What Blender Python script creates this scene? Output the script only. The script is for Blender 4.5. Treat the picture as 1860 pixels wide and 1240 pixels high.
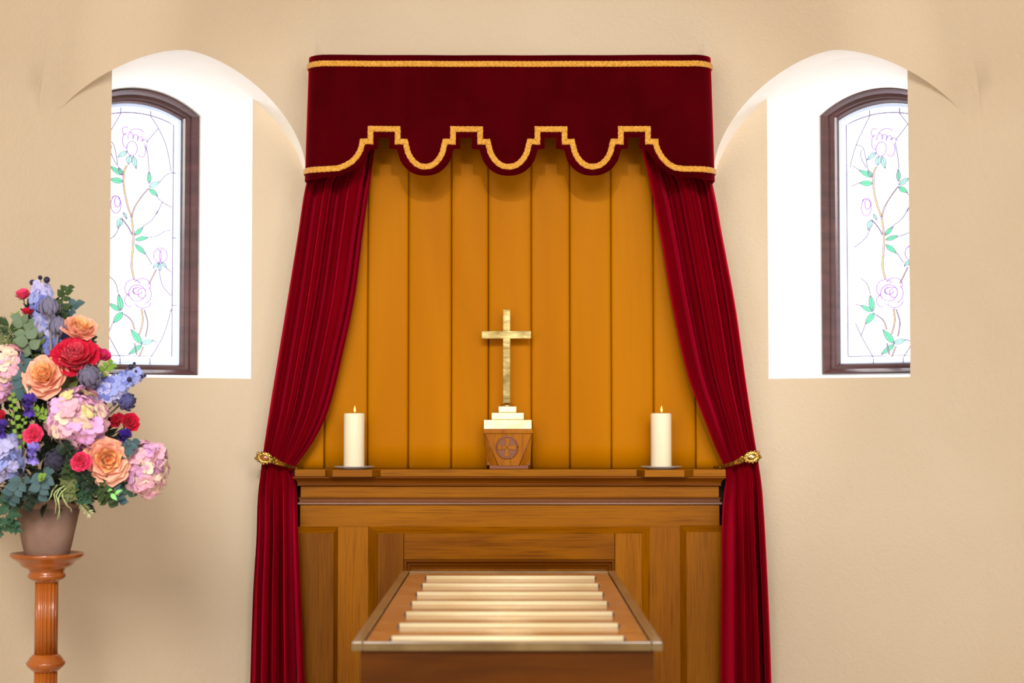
import bpy, bmesh, math, random
from math import sin, cos, pi, radians as rad, sqrt, tan, atan2, atan
from mathutils import Vector, Matrix

# ------------------------------------------------------------------ camera
for o in list(bpy.data.objects): bpy.data.objects.remove(o)
SC = bpy.context.scene; COL = SC.collection
F = 3200.0; PITCH = atan(133/F); CX = 0.008; EYE = 1.5
cd = bpy.data.cameras.new('camera'); cam = bpy.data.objects.new('camera', cd); COL.objects.link(cam)
cam.location = (CX, 0, EYE); cam.rotation_euler = (pi/2 + PITCH, 0, 0)
cd.sensor_width = 36; cd.lens = F/1860*36; cd.clip_end = 100
cd.dof.use_dof = True; cd.dof.focus_distance = 6.35; cd.dof.aperture_fstop = cd.lens/1000/0.019
SC.camera = cam

def U(px, py, Y):
    """world point at depth Y that is seen at pixel (px, py)"""
    x = (px-930)/F; v = (620-py)/F
    dy = cos(PITCH) - v*sin(PITCH); dz = sin(PITCH) + v*cos(PITCH)
    k = Y/dy
    return Vector((CX + x*k, Y, EYE + dz*k))

# ------------------------------------------------------------------ world, lights, exposure
w = bpy.data.worlds.new('world'); SC.world = w; w.use_nodes = True
bg = w.node_tree.nodes['Background']; bg.inputs[0].default_value = (1.0, .97, .94, 1); bg.inputs[1].default_value = .43
def spot(loc, target, power, size, blend, rad_, color=(1, .96, .90)):
    l = bpy.data.lights.new('ceiling_spot', 'SPOT'); l.energy = power; l.spot_size = rad(size); l.spot_blend = blend
    l.shadow_soft_size = rad_; l.color = color
    o = bpy.data.objects.new('ceiling_spot', l); COL.objects.link(o); o.location = loc
    o.rotation_euler = (Vector(target)-Vector(loc)).to_track_quat('-Z', 'Y').to_euler()
    return o
spot((-.10, -1.7, 4.55), (0, 6.4, 2.0), 640, 19, .6, .04)
spot((.34, -1.7, 4.30), (0, 6.4, 2.0), 250, 19, .6, .04)
def area(loc, target, power, sx, sy, color, spread=180):
    l = bpy.data.lights.new('soft_fill', 'AREA'); l.shape = 'RECTANGLE'; l.size = sx; l.size_y = sy  # added soft fill lamps, unseen, to brighten the walls
    l.energy = power; l.color = color; l.spread = rad(spread)
    o = bpy.data.objects.new('soft_fill', l); COL.objects.link(o); o.location = loc
    o.rotation_euler = (Vector(target)-Vector(loc)).to_track_quat('-Z', 'Y').to_euler()
area((-3.0, -.4, 1.75), (.9, 5.6, 1.1), 68, 2.2, 2.6, (1, .98, .96))
area((3.0, -.4, 1.75), (-.9, 5.6, 1.1), 70, 2.2, 2.6, (1, .98, .96))
for q in (-1, 1): area((q*1.1, .6, 3.5), (q*2.9, 5.0, .9), 66, 1.3, 1.3, (1, .97, .93), 95)  # added side washes, unseen, each brightening its own side wall
SC.view_settings.view_transform = 'Standard'; SC.view_settings.look = 'None'
SC.view_settings.gamma = 1; SC.view_settings.use_curve_mapping = False
SC.view_settings.exposure = 0.07
SC.cycles.use_denoising = True
SC.cycles.max_bounces = 8
R_ = random.Random(7)

# ------------------------------------------------------------------ helpers
def s2l(r, g, b):
    return tuple(((c/255)/12.92 if c/255 <= .04045 else ((c/255+.055)/1.055)**2.4) for c in (r, g, b)) + (1,)

def mat(name, col, rough=.5, metal=0, coat=0, spec=.5, sheen=0, sheen_tint=None, trans=0, ior=1.45, emit=None, estr=0, sub=0,
        var=0, vscale=(5, 5, 5), col2=None, bump=0, bscale=(60, 60, 60), detail=4, wave=None, ramp=(.35, .65), coords='Object', bdist=.002, rvar=0):
    m = bpy.data.materials.new(name); m.use_nodes = True; nt = m.node_tree; b = nt.nodes['Principled BSDF']
    b.inputs['Base Color'].default_value = col; b.inputs['Roughness'].default_value = rough; b.inputs['Metallic'].default_value = metal
    b.inputs['Coat Weight'].default_value = coat; b.inputs['Coat Roughness'].default_value = .15; b.inputs['Specular IOR Level'].default_value = spec
    b.inputs['Sheen Weight'].default_value = sheen; b.inputs['Sheen Roughness'].default_value = .35
    if sheen_tint: b.inputs['Sheen Tint'].default_value = sheen_tint
    b.inputs['Transmission Weight'].default_value = trans; b.inputs['IOR'].default_value = ior
    if sub: b.inputs['Subsurface Weight'].default_value = sub; b.inputs['Subsurface Radius'].default_value = (.02, .012, .006)
    if emit: b.inputs['Emission Color'].default_value = emit; b.inputs['Emission Strength'].default_value = estr
    tc = nt.nodes.new('ShaderNodeTexCoord')
    def mapped(sc):
        mp = nt.nodes.new('ShaderNodeMapping'); mp.inputs['Scale'].default_value = sc
        nt.links.new(tc.outputs[coords], mp.inputs[0]); return mp
    if col2:
        n = nt.nodes.new('ShaderNodeTexNoise'); n.inputs['Scale'].default_value = 1; n.inputs['Detail'].default_value = detail
        n.inputs['Distortion'].default_value = .6
        nt.links.new(mapped(vscale).outputs[0], n.inputs[0])
        r = nt.nodes.new('ShaderNodeValToRGB'); r.color_ramp.elements[0].position = ramp[0]; r.color_ramp.elements[1].position = ramp[1]
        r.color_ramp.elements[0].color = col; r.color_ramp.elements[1].color = col2
        nt.links.new(n.outputs[0], r.inputs[0]); out = r.outputs[0]
        if wave:      # (scale xyz, dark colour, strength): fine open-pore grain lines
            n2 = nt.nodes.new('ShaderNodeTexNoise'); n2.inputs['Scale'].default_value = 1; n2.inputs['Detail'].default_value = 3
            nt.links.new(mapped(wave[0]).outputs[0], n2.inputs[0])
            r2 = nt.nodes.new('ShaderNodeValToRGB'); r2.color_ramp.elements[0].position = .5; r2.color_ramp.elements[1].position = .68
            r2.color_ramp.elements[0].color = (0, 0, 0, 1); r2.color_ramp.elements[1].color = (1, 1, 1, 1)
            nt.links.new(n2.outputs[0], r2.inputs[0])
            mu = nt.nodes.new('ShaderNodeMath'); mu.operation = 'MULTIPLY'; mu.inputs[1].default_value = wave[2]
            nt.links.new(r2.outputs[0], mu.inputs[0])
            mx = nt.nodes.new('ShaderNodeMix'); mx.data_type = 'RGBA'; mx.inputs['B'].default_value = wave[1]
            nt.links.new(mu.outputs[0], mx.inputs['Factor']); nt.links.new(out, mx.inputs['A']); out = mx.outputs['Result']
        nt.links.new(out, b.inputs['Base Color'])
    if bump:
        n = nt.nodes.new('ShaderNodeTexNoise'); n.inputs['Scale'].default_value = 1; n.inputs['Detail'].default_value = 3
        nt.links.new(mapped(bscale).outputs[0], n.inputs[0])
        bp = nt.nodes.new('ShaderNodeBump'); bp.inputs['Strength'].default_value = bump; bp.inputs['Distance'].default_value = bdist
        nt.links.new(n.outputs[0], bp.inputs['Height']); nt.links.new(bp.outputs[0], b.inputs['Normal'])
    return m

M = {}
M['wall'] = mat('painted_plaster', s2l(213, 194, 166), .75, spec=.25, col2=s2l(217, 199, 172), vscale=(1.5, 1.5, 1.5), bump=.35, bscale=(75, 75, 75), bdist=.004)
M['reveal'] = mat('white_plaster', s2l(250, 248, 244), .8, spec=.3, bump=.1, bscale=(60, 60, 60))
M['floor'] = mat('bounce_floor', s2l(226, 208, 182), .8, col2=s2l(216, 196, 168), vscale=(30, 30, 30))  # unseen floor, made pale to bounce light up onto the walls
M['frame'] = mat('window_frame_paint', s2l(88, 52, 50), .35, coat=.4, col2=s2l(66, 38, 38), vscale=(3, 3, 20))
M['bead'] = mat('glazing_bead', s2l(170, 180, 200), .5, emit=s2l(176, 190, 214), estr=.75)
M['velvet'] = mat('crimson_velvet', s2l(58, 0, 3), .85, spec=.02, sheen=.85, sheen_tint=s2l(225, 10, 48), col2=s2l(70, 0, 6), vscale=(6, 6, 3), bump=.15, bscale=(400, 400, 400), bdist=.001)
M['braid'] = mat('gold_braid', s2l(190, 126, 26), .5, spec=.4, sheen=.2, col2=s2l(226, 168, 66), vscale=(160, 160, 160), bump=1, bscale=(300, 300, 300), bdist=.004)
M['velvet_c'] = mat('crimson_velvet_curtain', s2l(92, 0, 8), .85, spec=.02, sheen=.75, sheen_tint=s2l(240, 20, 64), col2=s2l(104, 0, 11), vscale=(6, 6, 3), bump=.12, bscale=(400, 400, 400), bdist=.001)  # brighter copy of the valance velvet; light on the folds put into colour
WV = (9, 9, .8); WH = (.8, 9, 9)
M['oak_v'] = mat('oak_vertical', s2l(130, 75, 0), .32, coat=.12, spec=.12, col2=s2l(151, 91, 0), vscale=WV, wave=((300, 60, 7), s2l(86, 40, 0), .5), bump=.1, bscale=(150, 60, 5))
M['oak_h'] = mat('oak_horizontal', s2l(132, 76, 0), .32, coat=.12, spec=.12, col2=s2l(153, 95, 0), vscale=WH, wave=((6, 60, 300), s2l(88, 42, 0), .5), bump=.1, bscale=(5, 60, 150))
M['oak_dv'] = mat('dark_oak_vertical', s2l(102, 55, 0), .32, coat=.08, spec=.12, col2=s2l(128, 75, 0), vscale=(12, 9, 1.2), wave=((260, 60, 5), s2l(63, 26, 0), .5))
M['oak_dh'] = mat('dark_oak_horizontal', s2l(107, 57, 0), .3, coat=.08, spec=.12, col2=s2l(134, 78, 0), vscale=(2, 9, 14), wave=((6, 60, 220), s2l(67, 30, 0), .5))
M['mould'] = mat('moulding_oak', s2l(93, 46, 0), .28, coat=.12, spec=.12, col2=s2l(118, 63, 0), vscale=WH, wave=((3, 60, 200), s2l(67, 32, 0), .5))
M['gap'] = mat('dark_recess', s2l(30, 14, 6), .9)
M['ply'] = mat('honey_veneer', s2l(165, 99, 0), .45, coat=0, spec=.04, col2=s2l(176, 109, 0), vscale=(4, 4, .7), wave=((60, 60, 2), s2l(170, 98, 0), .2), bump=.05, bscale=(8, 8, 1.2), bdist=.02)
M['brass'] = mat('polished_brass', s2l(232, 208, 140), .2, metal=1, col2=s2l(170, 142, 78), vscale=(12, 12, 20), bump=.3, bscale=(14, 14, 30), bdist=.004)
M['brass_lit'] = mat('lit_brass', s2l(250, 238, 190), .3, metal=1, col2=s2l(238, 220, 160), vscale=(14, 14, 14), bump=.2, bscale=(12, 12, 12), bdist=.004)  # lighter copy of the brass; bright light on the steps put into colour
M['antique'] = mat('antique_brass', s2l(196, 160, 84), .34, metal=1, col2=s2l(128, 96, 40), vscale=(90, 90, 90), bump=.6, bscale=(140, 140, 140))
M['amber'] = mat('amber_enamel', s2l(150, 82, 10), .2, coat=1)
M['wax'] = mat('candle_wax', s2l(230, 216, 186), .5, sub=.25, spec=.4)
M['wick'] = mat('wick', s2l(40, 30, 20), .9)
M['flame'] = mat('flame', s2l(255, 190, 90), .5, emit=s2l(255, 200, 105), estr=1.6)
M['glass'] = mat('clear_glass', (1, 1, 1, 1), .12, trans=.72, ior=1.45)
M['carved'] = mat('carved_oak', s2l(140, 78, 4), .36, coat=.15, spec=.12, col2=s2l(158, 95, 7), vscale=(20, 20, 3), wave=((260, 120, 8), s2l(98, 50, 5), .5))
M['ring'] = mat('carved_oak_dark', s2l(116, 58, 10), .35, coat=.3)
M['tabletop'] = mat('varnished_tabletop', s2l(164, 100, 44), .2, coat=.7, col2=s2l(190, 126, 66), vscale=(3, 9, 2), bump=.08, bscale=(20, 6, 6), wave=((28, 28, 8), s2l(214, 180, 140), .4))
M['tablebody'] = mat('table_oak', s2l(75, 36, 0), .4, coat=.12, spec=.12, col2=s2l(90, 45, 0), vscale=(2, 2, 9), wave=((4, 60, 70), s2l(56, 25, 0), .4))
M['tablerim'] = mat('worn_rim', s2l(100, 74, 36), .3, coat=.5, col2=s2l(126, 100, 60), vscale=(6, 6, 6))
M['roller'] = mat('roller_wood', s2l(214, 190, 140), .4, coat=.3, col2=s2l(228, 210, 168), vscale=(3, 30, 30))
M['socket'] = mat('roller_socket', s2l(52, 42, 46), .5)
M['ped'] = mat('turned_mahogany', s2l(168, 88, 22), .28, coat=.6, col2=s2l(136, 64, 12), vscale=(9, 9, 1.5))
M['pot'] = mat('clay_pot', s2l(128, 98, 82), .85, col2=s2l(148, 118, 102), vscale=(6, 6, 6), bump=.1, bscale=(60, 60, 60))
M['pane'] = mat('daylit_glass', (.9, .9, .9, 1), .5, emit=(.93, .96, 1, 1), estr=3.2)
M['border'] = mat('daylit_border_glass', (.9, .9, .9, 1), .5, emit=(.88, .94, 1, 1), estr=1.6)
M['lead'] = mat('lead_came', s2l(126, 118, 148), .6, emit=s2l(150, 142, 180), estr=.4)  # faint glow put in so the cames keep their tint against the panes
M['violet_line'] = mat('violet_came', s2l(150, 110, 185), .6, emit=s2l(170, 145, 205), estr=.5)  # glow put in here as well, to hold the violet tint
M['green_d'] = mat('green_glass', s2l(60, 190, 120), .4, emit=s2l(120, 222, 172), estr=.97)
M['green_l'] = mat('pale_green_glass', s2l(150, 225, 190), .4, emit=s2l(176, 238, 210), estr=.95)
M['petal_g'] = mat('pale_lilac_glass', s2l(240, 215, 245), .4, emit=s2l(244, 222, 250), estr=.97)
M['amber_g'] = mat('amber_glass', s2l(240, 190, 100), .4, emit=s2l(248, 208, 128), estr=.9)

class MB:
    def __init__(s): s.v = []; s.f = []; s.sm = []
    def add(s, vs, fs, smooth=False):
        n = len(s.v); s.v += [Vector(v) for v in vs]; s.f += [tuple(i+n for i in f) for f in fs]; s.sm += [smooth]*len(fs); return s
    def box(s, a, b, bev=0):
        x0, y0, z0 = [min(p, q) for p, q in zip(a, b)]; x1, y1, z1 = [max(p, q) for p, q in zip(a, b)]
        if bev <= 0:
            return s.add([(x0,y0,z0),(x1,y0,z0),(x1,y1,z0),(x0,y1,z0),(x0,y0,z1),(x1,y0,z1),(x1,y1,z1),(x0,y1,z1)],
                         [(0,3,2,1),(4,5,6,7),(0,1,5,4),(1,2,6,5),(2,3,7,6),(3,0,4,7)])
        bm = bmesh.new(); bmesh.ops.create_cube(bm, size=1)
        for v in bm.verts: v.co = Vector(((x0+x1)/2+v.co.x*(x1-x0), (y0+y1)/2+v.co.y*(y1-y0), (z0+z1)/2+v.co.z*(z1-z0)))
        bmesh.ops.bevel(bm, geom=bm.edges[:], offset=min(bev, .45*min(x1-x0, y1-y0, z1-z0)), segments=2, affect='EDGES', profile=.5)
        bm.verts.index_update(); s.add([v.co.copy() for v in bm.verts], [tuple(v.index for v in f.verts) for f in bm.faces]); bm.free(); return s
    def grid(s, fn, nu, nv, smooth=True, closed=False):
        vs = [fn(i/(nu if closed else nu), j/nv) for j in range(nv+1) for i in range(nu + (0 if closed else 1))]
        n = nu if closed else nu+1
        fs = []
        for j in range(nv):
            for i in range(nu):
                a = j*n+i; b = j*n+(i+1) % n if closed else a+1
                fs.append((a, b, b+n, a+n))
        return s.add(vs, fs, smooth)
    def lathe(s, prof, c, seg=48, flute=None, smooth=True):
        """prof: (radius, z) list bottom->top round centre c (x, y)"""
        n = len(prof)
        vs = []
        for (r, z) in prof:
            for k in range(seg):
                a = 2*pi*k/seg; rr = r
                if flute: rr = r*(1-flute[1]*abs(cos(flute[0]*a/2))**3)
                vs.append((c[0]+rr*cos(a), c[1]+rr*sin(a), z))
        fs = [(j*seg+k, j*seg+(k+1) % seg, (j+1)*seg+(k+1) % seg, (j+1)*seg+k) for j in range(n-1) for k in range(seg)]
        fs.append(tuple(reversed(range(seg)))); fs.append(tuple((n-1)*seg+k for k in range(seg)))
        return s.add(vs, fs, smooth)
    def tube(s, pts, r, seg=8, smooth=True):
        pts = [Vector(p) for p in pts]; n = len(pts); vs = []
        rs = r if isinstance(r, (list, tuple)) else [r]*n
        for i, p in enumerate(pts):
            d = (pts[min(i+1, n-1)]-pts[max(i-1, 0)]).normalized()
            a = d.cross(Vector((0, 0, 1))); a = a.normalized() if a.length > .05 else Vector((1, 0, 0))
            b = d.cross(a).normalized()
            for k in range(seg):
                t = 2*pi*k/seg; vs.append(p+(a*cos(t)+b*sin(t))*rs[i])
        fs = [(i*seg+k, i*seg+(k+1) % seg, (i+1)*seg+(k+1) % seg, (i+1)*seg+k) for i in range(n-1) for k in range(seg)]
        fs.append(tuple(reversed(range(seg)))); fs.append(tuple((n-1)*seg+k for k in range(seg)))
        return s.add(vs, fs, smooth)
    def sphere(s, c, r, seg=12, rings=8, sc=(1, 1, 1)):
        c = Vector(c)
        return s.grid(lambda u, v: c+Vector((r*sc[0]*sin(pi*v)*cos(2*pi*u), r*sc[1]*sin(pi*v)*sin(2*pi*u), -r*sc[2]*cos(pi*v))), seg, rings, True, True)
    def prism(s, poly, axis_vec, thick):
        """poly: 3D points of a planar outline; thickness along axis_vec"""
        p = [Vector(q) for q in poly]; a = Vector(axis_vec)*thick; n = len(p)
        return s.add(p+[q+a for q in p], [tuple(range(n)), tuple(reversed(range(n, 2*n)))]+[(i, (i+1) % n, n+(i+1) % n, n+i) for i in range(n)])
    def mesh(s, name, m, base=Vector((0, 0, 0))):
        me = bpy.data.meshes.new(name); me.from_pydata([v-base for v in s.v], [], s.f); me.materials.append(m)
        me.polygons.foreach_set('use_smooth', s.sm); me.validate(); me.update(); return me

ROOT = {}
def thing(name, label, cat, loc=(0, 0, 0), group=None, kind=None):
    o = bpy.data.objects.new(name, None); COL.objects.link(o); o.location = loc; o.empty_display_size = .05
    ROOT[o] = Vector(loc)
    if label: o['label'] = label
    if cat: o['category'] = cat
    if group: o['group'] = group
    if kind: o['kind'] = kind
    return o
def part(name, mb, m, parent, label=None, fix=True):
    base = ROOT.get(parent, Vector((0, 0, 0)))
    me = mb.mesh(name, m, base)
    if fix:
        bm = bmesh.new(); bm.from_mesh(me); bmesh.ops.recalc_face_normals(bm, faces=bm.faces[:]); bm.to_mesh(me); bm.free()
    o = bpy.data.objects.new(name, me); COL.objects.link(o)
    if parent: o.parent = parent; ROOT[o] = base
    if label: o['label'] = label
    return o
def solo(name, mb, m, label, cat, loc, group=None, kind=None):
    loc = Vector(loc); me = mb.mesh(name, m, loc)
    bm = bmesh.new(); bm.from_mesh(me); bmesh.ops.recalc_face_normals(bm, faces=bm.faces[:]); bm.to_mesh(me); bm.free()
    o = bpy.data.objects.new(name, me); COL.objects.link(o); o.location = loc; ROOT[o] = loc
    if label: o['label'] = label
    if cat: o['category'] = cat
    if group: o['group'] = group
    if kind: o['kind'] = kind
    return o
def solidify(o, t, off=0):
    md = o.modifiers.new('solidify', 'SOLIDIFY'); md.thickness = t; md.offset = off; return o
def interp(tab, x):
    if x <= tab[0][0]: return tab[0][1]
    for i in range(len(tab)-1):
        (x0, y0), (x1, y1) = tab[i], tab[i+1]
        if x <= x1:
            t = (x-x0)/(x1-x0)
            ym = tab[i-1] if i > 0 else tab[i]; yp = tab[i+2] if i+2 < len(tab) else tab[i+1]
            m0 = (y1-ym[1])/(x1-ym[0])*(x1-x0); m1 = (yp[1]-y0)/(yp[0]-x0)*(x1-x0)
            return (2*t**3-3*t*t+1)*y0+(t**3-2*t*t+t)*m0+(-2*t**3+3*t*t)*y1+(t**3-t*t)*m1
    return tab[-1][1]

# ------------------------------------------------------------------ apse wall, dome and window lunettes
R = 2.22; CY = 4.48; TH = rad(33)
LZ0, LA, LB, LN, LM, K1, K2, DTH, DU = .8752, .5109, .4186, 1.6786, 1.5914, .4964, -.3705, -.0104, -.0394
Z0 = EYE+LZ0; ZTOP = Z0+1.35
TL = TH+DTH
def arch_h(u):
    q = min(1, abs((u-DU)/LA)); return LB*max(0, 1-q**LN)**(1/LM)
def dome_r(h, s=0):
    if s > 0:
        h = max(0, h-.17*s); q = R-dome_r(h); e = q*(h/(h+.12)) if h > 0 else 0
        return R-(q*(1-s)+e*s)
    if h < .42: return R-(K1*h+K2*h*h)
    d = h-.42; return R-.1431-(.3*d+.5*d*d)
def wpt(phi, r, z, sg):           # phi from +Y towards the left wall (sg=-1: left, +1: right)
    return Vector((sg*r*sin(phi), CY+r*cos(phi), z))
def lun(u, ax):                   # point at tangential offset u (towards the altar +) and distance ax along the window axis
    return Vector((-(ax*sin(TL)-u*cos(TL)), CY+ax*cos(TL)+u*sin(TL), 0))
def side_s(u):
    t = min(1, max(0, (-u-.05)/(LA-.1))); return t*t*(3-2*t)
def dome_phi(u, h):
    p1 = lun_phi(DU+LA, R); p2 = lun_phi(DU-LA, R); p = lun_phi(u, dome_r(h, side_s(u))); q = lun_phi(u, R)
    return min(max(p, p1+.45*(q-p1)), p2-.45*(p2-q))
def lun_phi(u, r):                # angle of that column on radius r
    p = lun(u, sqrt(r*r-u*u)); return atan2(-p.x, p.y-CY)
WN, WF, AF = .27, .237, 2.58      # opening half width at the wall and at the frame, axis distance of the frame
SILL = EYE+.1325
us = [DU+LA*sin(-pi/2+pi*k/72) for k in range(73)]
for edge in (-WN, WN):
    k = min(range(len(us)), key=lambda i: abs(us[i]-edge)); us[k] = edge
def soffit_near_z(u): return Z0+arch_h(u)
def far_z(u):
    return EYE+1.233-.38+sqrt(max(.38**2-u*u, 0))
def wall_mesh():
    mb = MB()
    for sg in (-1, 1):
        low = []; dm = []
        p1 = lun_phi(DU+LA, R); p2 = lun_phi(DU-LA, R)
        for k in range(13):
            ph = p1*k/12; low.append((ph, Z0)); dm.append((ph, 0, 0))
        for u in reversed(us):
            if abs(u-(DU+LA)) < 1e-6: continue
            h = arch_h(u); low.append((lun_phi(u, R), Z0+h)); dm.append((dome_phi(u, h), h, side_s(u)))
        for k in range(1, 25):
            ph = p2+(pi/2-p2)*k/24; low.append((ph, Z0)); dm.append((ph, 0, 1))
        wl = lun_phi(-WN, R); wr = lun_phi(WN, R)
        vs = []; fs = []
        zs = lambda zt: [0, .8, SILL, SILL+(zt-SILL)*.5, zt]
        for ph, zt in low:
            for z in zs(zt): vs.append(wpt(ph, R, z, sg))
        for i in range(len(low)-1):
            mid = (low[i][0]+low[i+1][0])/2
            for j in range(4):
                if j >= 2 and wr < mid < wl: continue
                a = i*5+j; fs.append((a, a+5, a+6, a+1))
        mb.add(vs, fs, True)
        vs = []; fs = []; NR = 16
        for ph, h, ss in dm:
            for j in range(NR+1):
                hh = h+(ZTOP-Z0-h)*j/NR; vs.append(wpt(ph, dome_r(hh, ss), Z0+hh, sg))
        for i in range(len(dm)-1):
            for j in range(NR):
                a = i*(NR+1)+j; fs.append((a, a+NR+1, a+NR+2, a+1))
        mb.add(vs, fs, True)
    return mb
solo('wall_back', wall_mesh(), M['wall'], 'curved cream plaster apse wall with arched window recesses', None, (0, CY, 0), kind='structure')
rt = dome_r(ZTOP-Z0, 1)
ce = MB(); ce.add([(0, CY, ZTOP)]+[(rt*cos(pi*k/32), CY+rt*sin(pi*k/32), ZTOP) for k in range(33)], [(0, k, k+1) for k in range(1, 33)])
solo('ceiling', ce, M['wall'], 'cream plaster crown of the apse', None, (0, CY, ZTOP), kind='structure')
for sg, nm in ((-1, 'wall_left'), (1, 'wall_right')):
    wm = MB(); wm.box((sg*R, CY-.9, 0), (sg*(R+.2), CY, Z0))
    solo(nm, wm, M['wall'], 'cream plaster side wall of the apse', None, (sg*R, CY-.45, 0), kind='structure')
fl = MB(); fl.box((-4, -1.5, -.1), (4, CY+R+.5, 0)); solo('floor', fl, M['floor'], 'plain floor below the frame', None, (0, 2, 0), kind='structure')

# ---- windows
GA = AF+.045; GW = .182                     # glass plane distance and half width
CWX = TH                                    # window plane axis angle
def win_pt(s, ax, z, sg, dz=0):
    # s: along the window plane, rightwards as seen from the room
    e = Vector((cos(TH), sin(TH)*(1 if sg < 0 else -1), 0))
    a = Vector((sg*sin(TH), cos(TH), 0))
    p = Vector((0, CY, 0))+a*ax+e*s; p.z = z+dz; return p
def px2win(px, py):
    """photo pixel seen through the left window -> (s, z) on its glass plane"""
    x = (px-930)/F; v = (620-py)/F
    d = Vector((x, cos(PITCH)-v*sin(PITCH), sin(PITCH)+v*cos(PITCH)))
    a = Vector((-sin(TH), cos(TH), 0)); o = Vector((CX, 0, EYE)); p0 = Vector((0, CY, 0))+a*GA
    k = (p0-o).dot(a)/d.dot(a); p = o+d*k
    return ((p-p0).dot(Vector((cos(TH), sin(TH), 0))), p.z)
def zA(x, y): return px2win(170+x/3.875, 80+y/3.875)     # readings from the upper close-up
def zB(x, y): return px2win(170+x/3.875, 380+y/3.875)    # lower close-up
FB = EYE+.152                                # frame foot height
def garc(u, half, apex_drop, rho=.38):       # arched top line of a ring inset by apex_drop
    return EYE+1.233-apex_drop-rho+sqrt(max(rho*rho-u*u, 0))

def ring(mb, sg, dz, h0, d0, h1, d1, b0, b1, a0, a1):
    """ring between outer outline (half width h0, top drop d0, foot b0, axis a0) and inner outline (…, a1)"""
    def outline(h, d, b, ax):
        pts = [win_pt(-h, ax, b, sg, dz), win_pt(h, ax, b, sg, dz)]
        for k in range(17):
            u = h-2*h*k/16; pts.append(win_pt(u, ax, garc(u, h, d), sg, dz))
        return pts
    A = outline(h0, d0, b0, a0); B = outline(h1, d1, b1, a1); n = len(A)
    mb.add(A+B, [(i, (i+1) % n, n+(i+1) % n, n+i) for i in range(n)])
def flat_poly(sg, dz, pts, ax):
    return [win_pt(s, ax, z, sg, dz) for s, z in pts]
def rib(mb, sg, dz, pts, wdt, ax, th=.003):
    """thin raised strip along a polyline in the glass plane"""
    n = len(pts); L = []; Rr = []
    wl = wdt if isinstance(wdt, list) else [wdt]*n
    for i in range(n):
        a = pts[max(i-1, 0)]; b = pts[min(i+1, n-1)]; dx, dy = b[0]-a[0], b[1]-a[1]; q = sqrt(dx*dx+dy*dy) or 1
        nx, ny = -dy/q*wl[i]/2, dx/q*wl[i]/2
        L.append((pts[i][0]+nx, pts[i][1]+ny)); Rr.append((pts[i][0]-nx, pts[i][1]-ny))
    vs = [win_pt(s, ax, z, sg, dz) for s, z in L]+[win_pt(s, ax, z, sg, dz) for s, z in Rr]
    vs += [win_pt(s, ax-th, z, sg, dz) for s, z in L]+[win_pt(s, ax-th, z, sg, dz) for s, z in Rr]
    fs = []
    for i in range(n-1):
        fs += [(2*n+i, 2*n+i+1, 3*n+i+1, 3*n+i), (i, i+1, 2*n+i+1, 2*n+i), (n+i+1, n+i, 3*n+i, 3*n+i+1)]
    mb.add(vs, fs)
def smooth_line(p, n=5):
    out = []
    for i in range(len(p)-1):
        a = p[max(i-1, 0)]; b = p[i]; c = p[i+1]; d = p[min(i+2, len(p)-1)]
        for k in range(n):
            t = k/n
            out.append(tuple(.5*((2*b[j])+(-a[j]+c[j])*t+(2*a[j]-5*b[j]+4*c[j]-d[j])*t*t+(-a[j]+3*b[j]-3*c[j]+d[j])*t**3) for j in (0, 1)))
    out.append(p[-1]); return out
LEAD = [[zA(190, 487), zA(90, 670), zA(40, 830)], [zA(400, 510), zA(455, 595), zA(510, 720), zA(545, 900)],
        [zB(545, 700), zB(500, 860), zB(440, 980), zB(400, 1040)], [zB(60, 790), zB(110, 900), zB(185, 1040)],
        [zA(458, 592), zA(370, 690)], [zA(550, 905), zA(505, 925), zA(465, 970)], [zA(365, 700), zA(380, 790), zA(390, 890)],
        [zA(90, 675), zA(135, 700), zA(155, 770), zA(170, 865)], [zA(125, 715), zA(122, 770), zA(160, 850)], [zA(60, 820), zA(110, 860)], [zA(50, 965), zA(110, 950)],
        [zA(440, 1070), zA(480, 1110), zA(548, 1150)], [zA(480, 1115), zA(440, 1200), zB(450, 10), zB(410, 75), zB(340, 125)],
        [zB(385, 200), zB(450, 185), zB(500, 155), zB(545, 147)], [zB(365, 315), zB(410, 390)], [zB(510, 415), zB(545, 440)],
        [zB(460, 440), zB(485, 540), zB(545, 610)], [zB(100, 465), zB(150, 515), zB(172, 590)], [zB(190, 90), zB(150, 180), zB(60, 245)],
        [zB(60, 650), zB(100, 665)], [zB(130, 805), zB(100, 880)], [zB(420, 925), zB(445, 935)]]
def vshape(cx, cy, rx, ry, a0, a1, z, n=8): return [z(cx+rx*cos(rad(a0+(a1-a0)*k/n)), cy+ry*sin(rad(a0+(a1-a0)*k/n))) for k in range(n+1)]
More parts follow.
